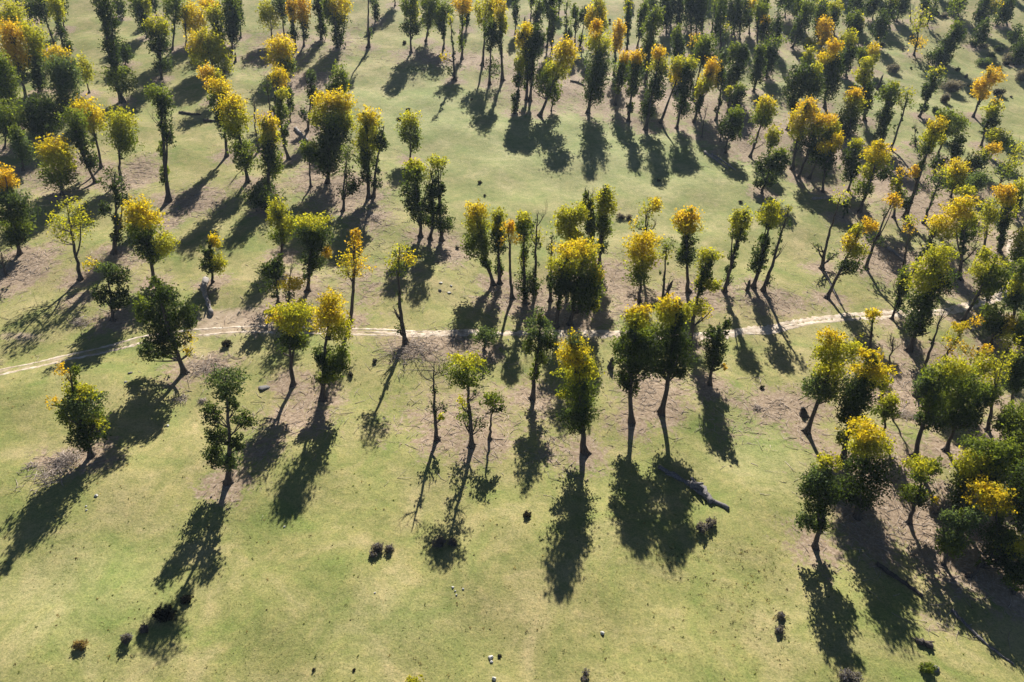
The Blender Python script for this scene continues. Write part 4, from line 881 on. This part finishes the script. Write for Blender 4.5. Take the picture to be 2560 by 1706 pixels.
brush('T', 1385, 305, 60, 40, 80, 'twig bundle at the end of the big dark shadow'); brush('N', 415, 1190, 34, 60, 60, 'narrow pale twig bundle above the clumpy tree'); brush('N', 460, 850, 190, 60, 200, 'wide pale mat of twigs right of the big dark tree base', 0.08)
brush('M', 780, 420, 110, 80, 130, 'dark branch pile beside the forked shadow at left'); brush('Q', 1150, 1255, 40, 30, 70, 'dark twig bundle on brown ground at right'); brush('O', 900, 690, 260, 80, 300, 'large mat of twigs round the thin pale tree below the path', 0.05)
brush('I', 545, 770, 60, 60, 70, 'pale twig spray behind the yellow-green tall tree'); brush('R', 800, 1330, 110, 90, 120, 'curved pale branches on brown ground in the right grove')

# ------------------------------------------------------------------ twig litter, weeds and leaf fall: nobody could count these
T = Tubes()
def twig(x, y, ln):
    a = RNG.uniform(0, 6.28); d = np.array([math.cos(a), math.sin(a)]) * ln * 0.5; b = RNG.normal(0, 0.12, 2) * ln
    q = np.array([[x - d[0], y - d[1]], [x + b[0], y + b[1]], [x + d[0], y + d[1]]]); zq = gz(q[:, 0], q[:, 1]) + np.array([0.02, 0.03 + RNG.uniform(0, .1), 0.02])
    T.add(np.column_stack([q, zq]), np.array([1, .8, .4]) * RNG.uniform(.012, .034), 3)
for c, a, b, s in LP:
    for _ in range(int(min(420, 26 * s * a * b / (3 + 0.02 * a * b)))): twig(c[0] + RNG.normal(0, .6) * a, c[1] + RNG.normal(0, .6) * b, RNG.uniform(.4, 2.0))
for B in BASES:
    if depth(B) < 150:
        for _ in range(16): twig(B[0] + RNG.normal(0, 2.2), B[1] + RNG.normal(0, 2.2), RNG.uniform(.4, 1.6))
for q in pl[::2]:
    if RNG.random() < .5: twig(q[0] + RNG.normal(0, .4), q[1] + abs(RNG.normal(0, 2.2)) + 1.0, RNG.uniform(.4, 1.5))
o = link('twig_litter', T.mesh('twig_litter'), M_TWIG); o['kind'] = 'stuff'; tag(o, 'dry fallen twigs scattered on the ground under the trees', 'twigs')
Lv = Leaves()
for _ in range(330):
    x, y = 800 + RNG.random() * 1000, 640 + RNG.random() * 880
    if (x - 800) * 0.75 + 500 < y - 250 and RNG.random() < .8: continue
    p = at('V', x, y); r = RNG.uniform(.08, .26); Lv.blob(p + [0, 0, r * .12], r, r, r * .14, RNG.choice(['K', 'T', 'G', 'W', 'W']), .06, .55)
for _ in range(420):
    x, y = RNG.uniform(0, 2560), RNG.uniform(560, 1706); p = ground_at(x, y); r = RNG.uniform(.05, .15); Lv.blob(p + [0, 0, r * .3], r, r, r * .4, RNG.choice(['W', 'T', 'G', 'D']), .07, 1.2)
o = link('weed_tufts', Lv.mesh('weed_tufts', (0, 0, 0)), M_LEAF); o['kind'] = 'stuff'; tag(o, 'small dark weeds and tufts dotted over the short grass', 'weeds')
# short grass blades: the grain of the meadow
ng = 52000; gx_ = RNG.uniform(-70, 80, ng * 2); gy_ = 38 + 82 * RNG.random(ng * 2) ** 1.4
keep = np.abs(gx_) < 0.74 * gy_ + 6; gx_, gy_ = gx_[keep][:ng], gy_[keep][:ng]; ng = len(gx_)
gp = np.stack([gx_, gy_, gz(gx_, gy_) - 0.01], 1); ga = RNG.uniform(0, 6.28, ng); gh = RNG.uniform(0.015, 0.045, ng); gw = RNG.uniform(0.02, 0.06, ng)
gd = np.stack([np.cos(ga) * gw, np.sin(ga) * gw, np.zeros(ng)], 1); gt = np.stack([RNG.normal(0, .06, ng), RNG.normal(0, .06, ng), gh], 1)
gv = np.stack([gp - gd, gp + gd, gp + gd * 0.5 + gt, gp - gd * 0.5 + gt], 1)
Lg = Leaves(); Lg.V = [gv]; tt = RNG.random(ng)[:, None]; Lg.C = [(np.array([0.17, 0.205, 0.055]) * (1 - tt) + np.array([0.36, 0.30, 0.14]) * tt) * RNG.uniform(0.7, 1.15, (ng, 1))]
o = link('grass', Lg.mesh('grass', (0, 0, 0)), M_LEAF); o['kind'] = 'stuff'; tag(o, 'short dry grass over the near meadow', 'grass')
Lv = Leaves()
for (bp, bl), B in zip(TREES, BASES):
    if depth(B) < 170:
        top = min(bl, key=lambda q: q[1])[4]; k = 'T' if top in 'DBGX' else top
        Lv.blob(B + [0, -1.0, .03], 3.4, 3.4, .02, k, .13, .035, 2.0)
Vv = np.concatenate(Lv.V); Vv[:, :, 2] = gz(Vv[:, :, 0], Vv[:, :, 1]) + RNG.uniform(.015, .06, (len(Vv), 4)); Lv.V = [Vv]
o = link('fallen_leaves', Lv.mesh('fallen_leaves', (0, 0, 0)), M_LEAF); o['kind'] = 'stuff'; tag(o, 'fallen autumn leaves scattered under the trees', 'leaves')

# ------------------------------------------------------------------ haze: even pale air round the whole place
zmin = float(ZZ.min()) - 1.0; zmax = float(ZZ.max()) + 16.0
bm = bmesh.new(); bmesh.ops.create_cube(bm, size=1)
for v in bm.verts:
    v.co = Vector((v.co.x * 664, 166 + v.co.y * 334, zmin + (v.co.z + 0.5) * (zmax - zmin)))
me = bpy.data.meshes.new('haze'); bm.to_mesh(me); bm.free()
Mh = bpy.data.materials.new('haze'); Mh.use_nodes = True; n = Mh.node_tree; n.nodes.remove(n.nodes['Principled BSDF'])
pv = n.nodes.new('ShaderNodeVolumePrincipled'); pv.inputs['Color'].default_value = (0.62, 0.78, 1.0, 1); pv.inputs['Density'].default_value = HAZE; pv.inputs['Anisotropy'].default_value = 0.25
n.links.new(pv.outputs[0], n.nodes['Material Output'].inputs['Volume'])
hz = link('haze', me, Mh); hz['kind'] = 'stuff'; tag(hz, 'pale bluish air over the whole meadow', 'haze')
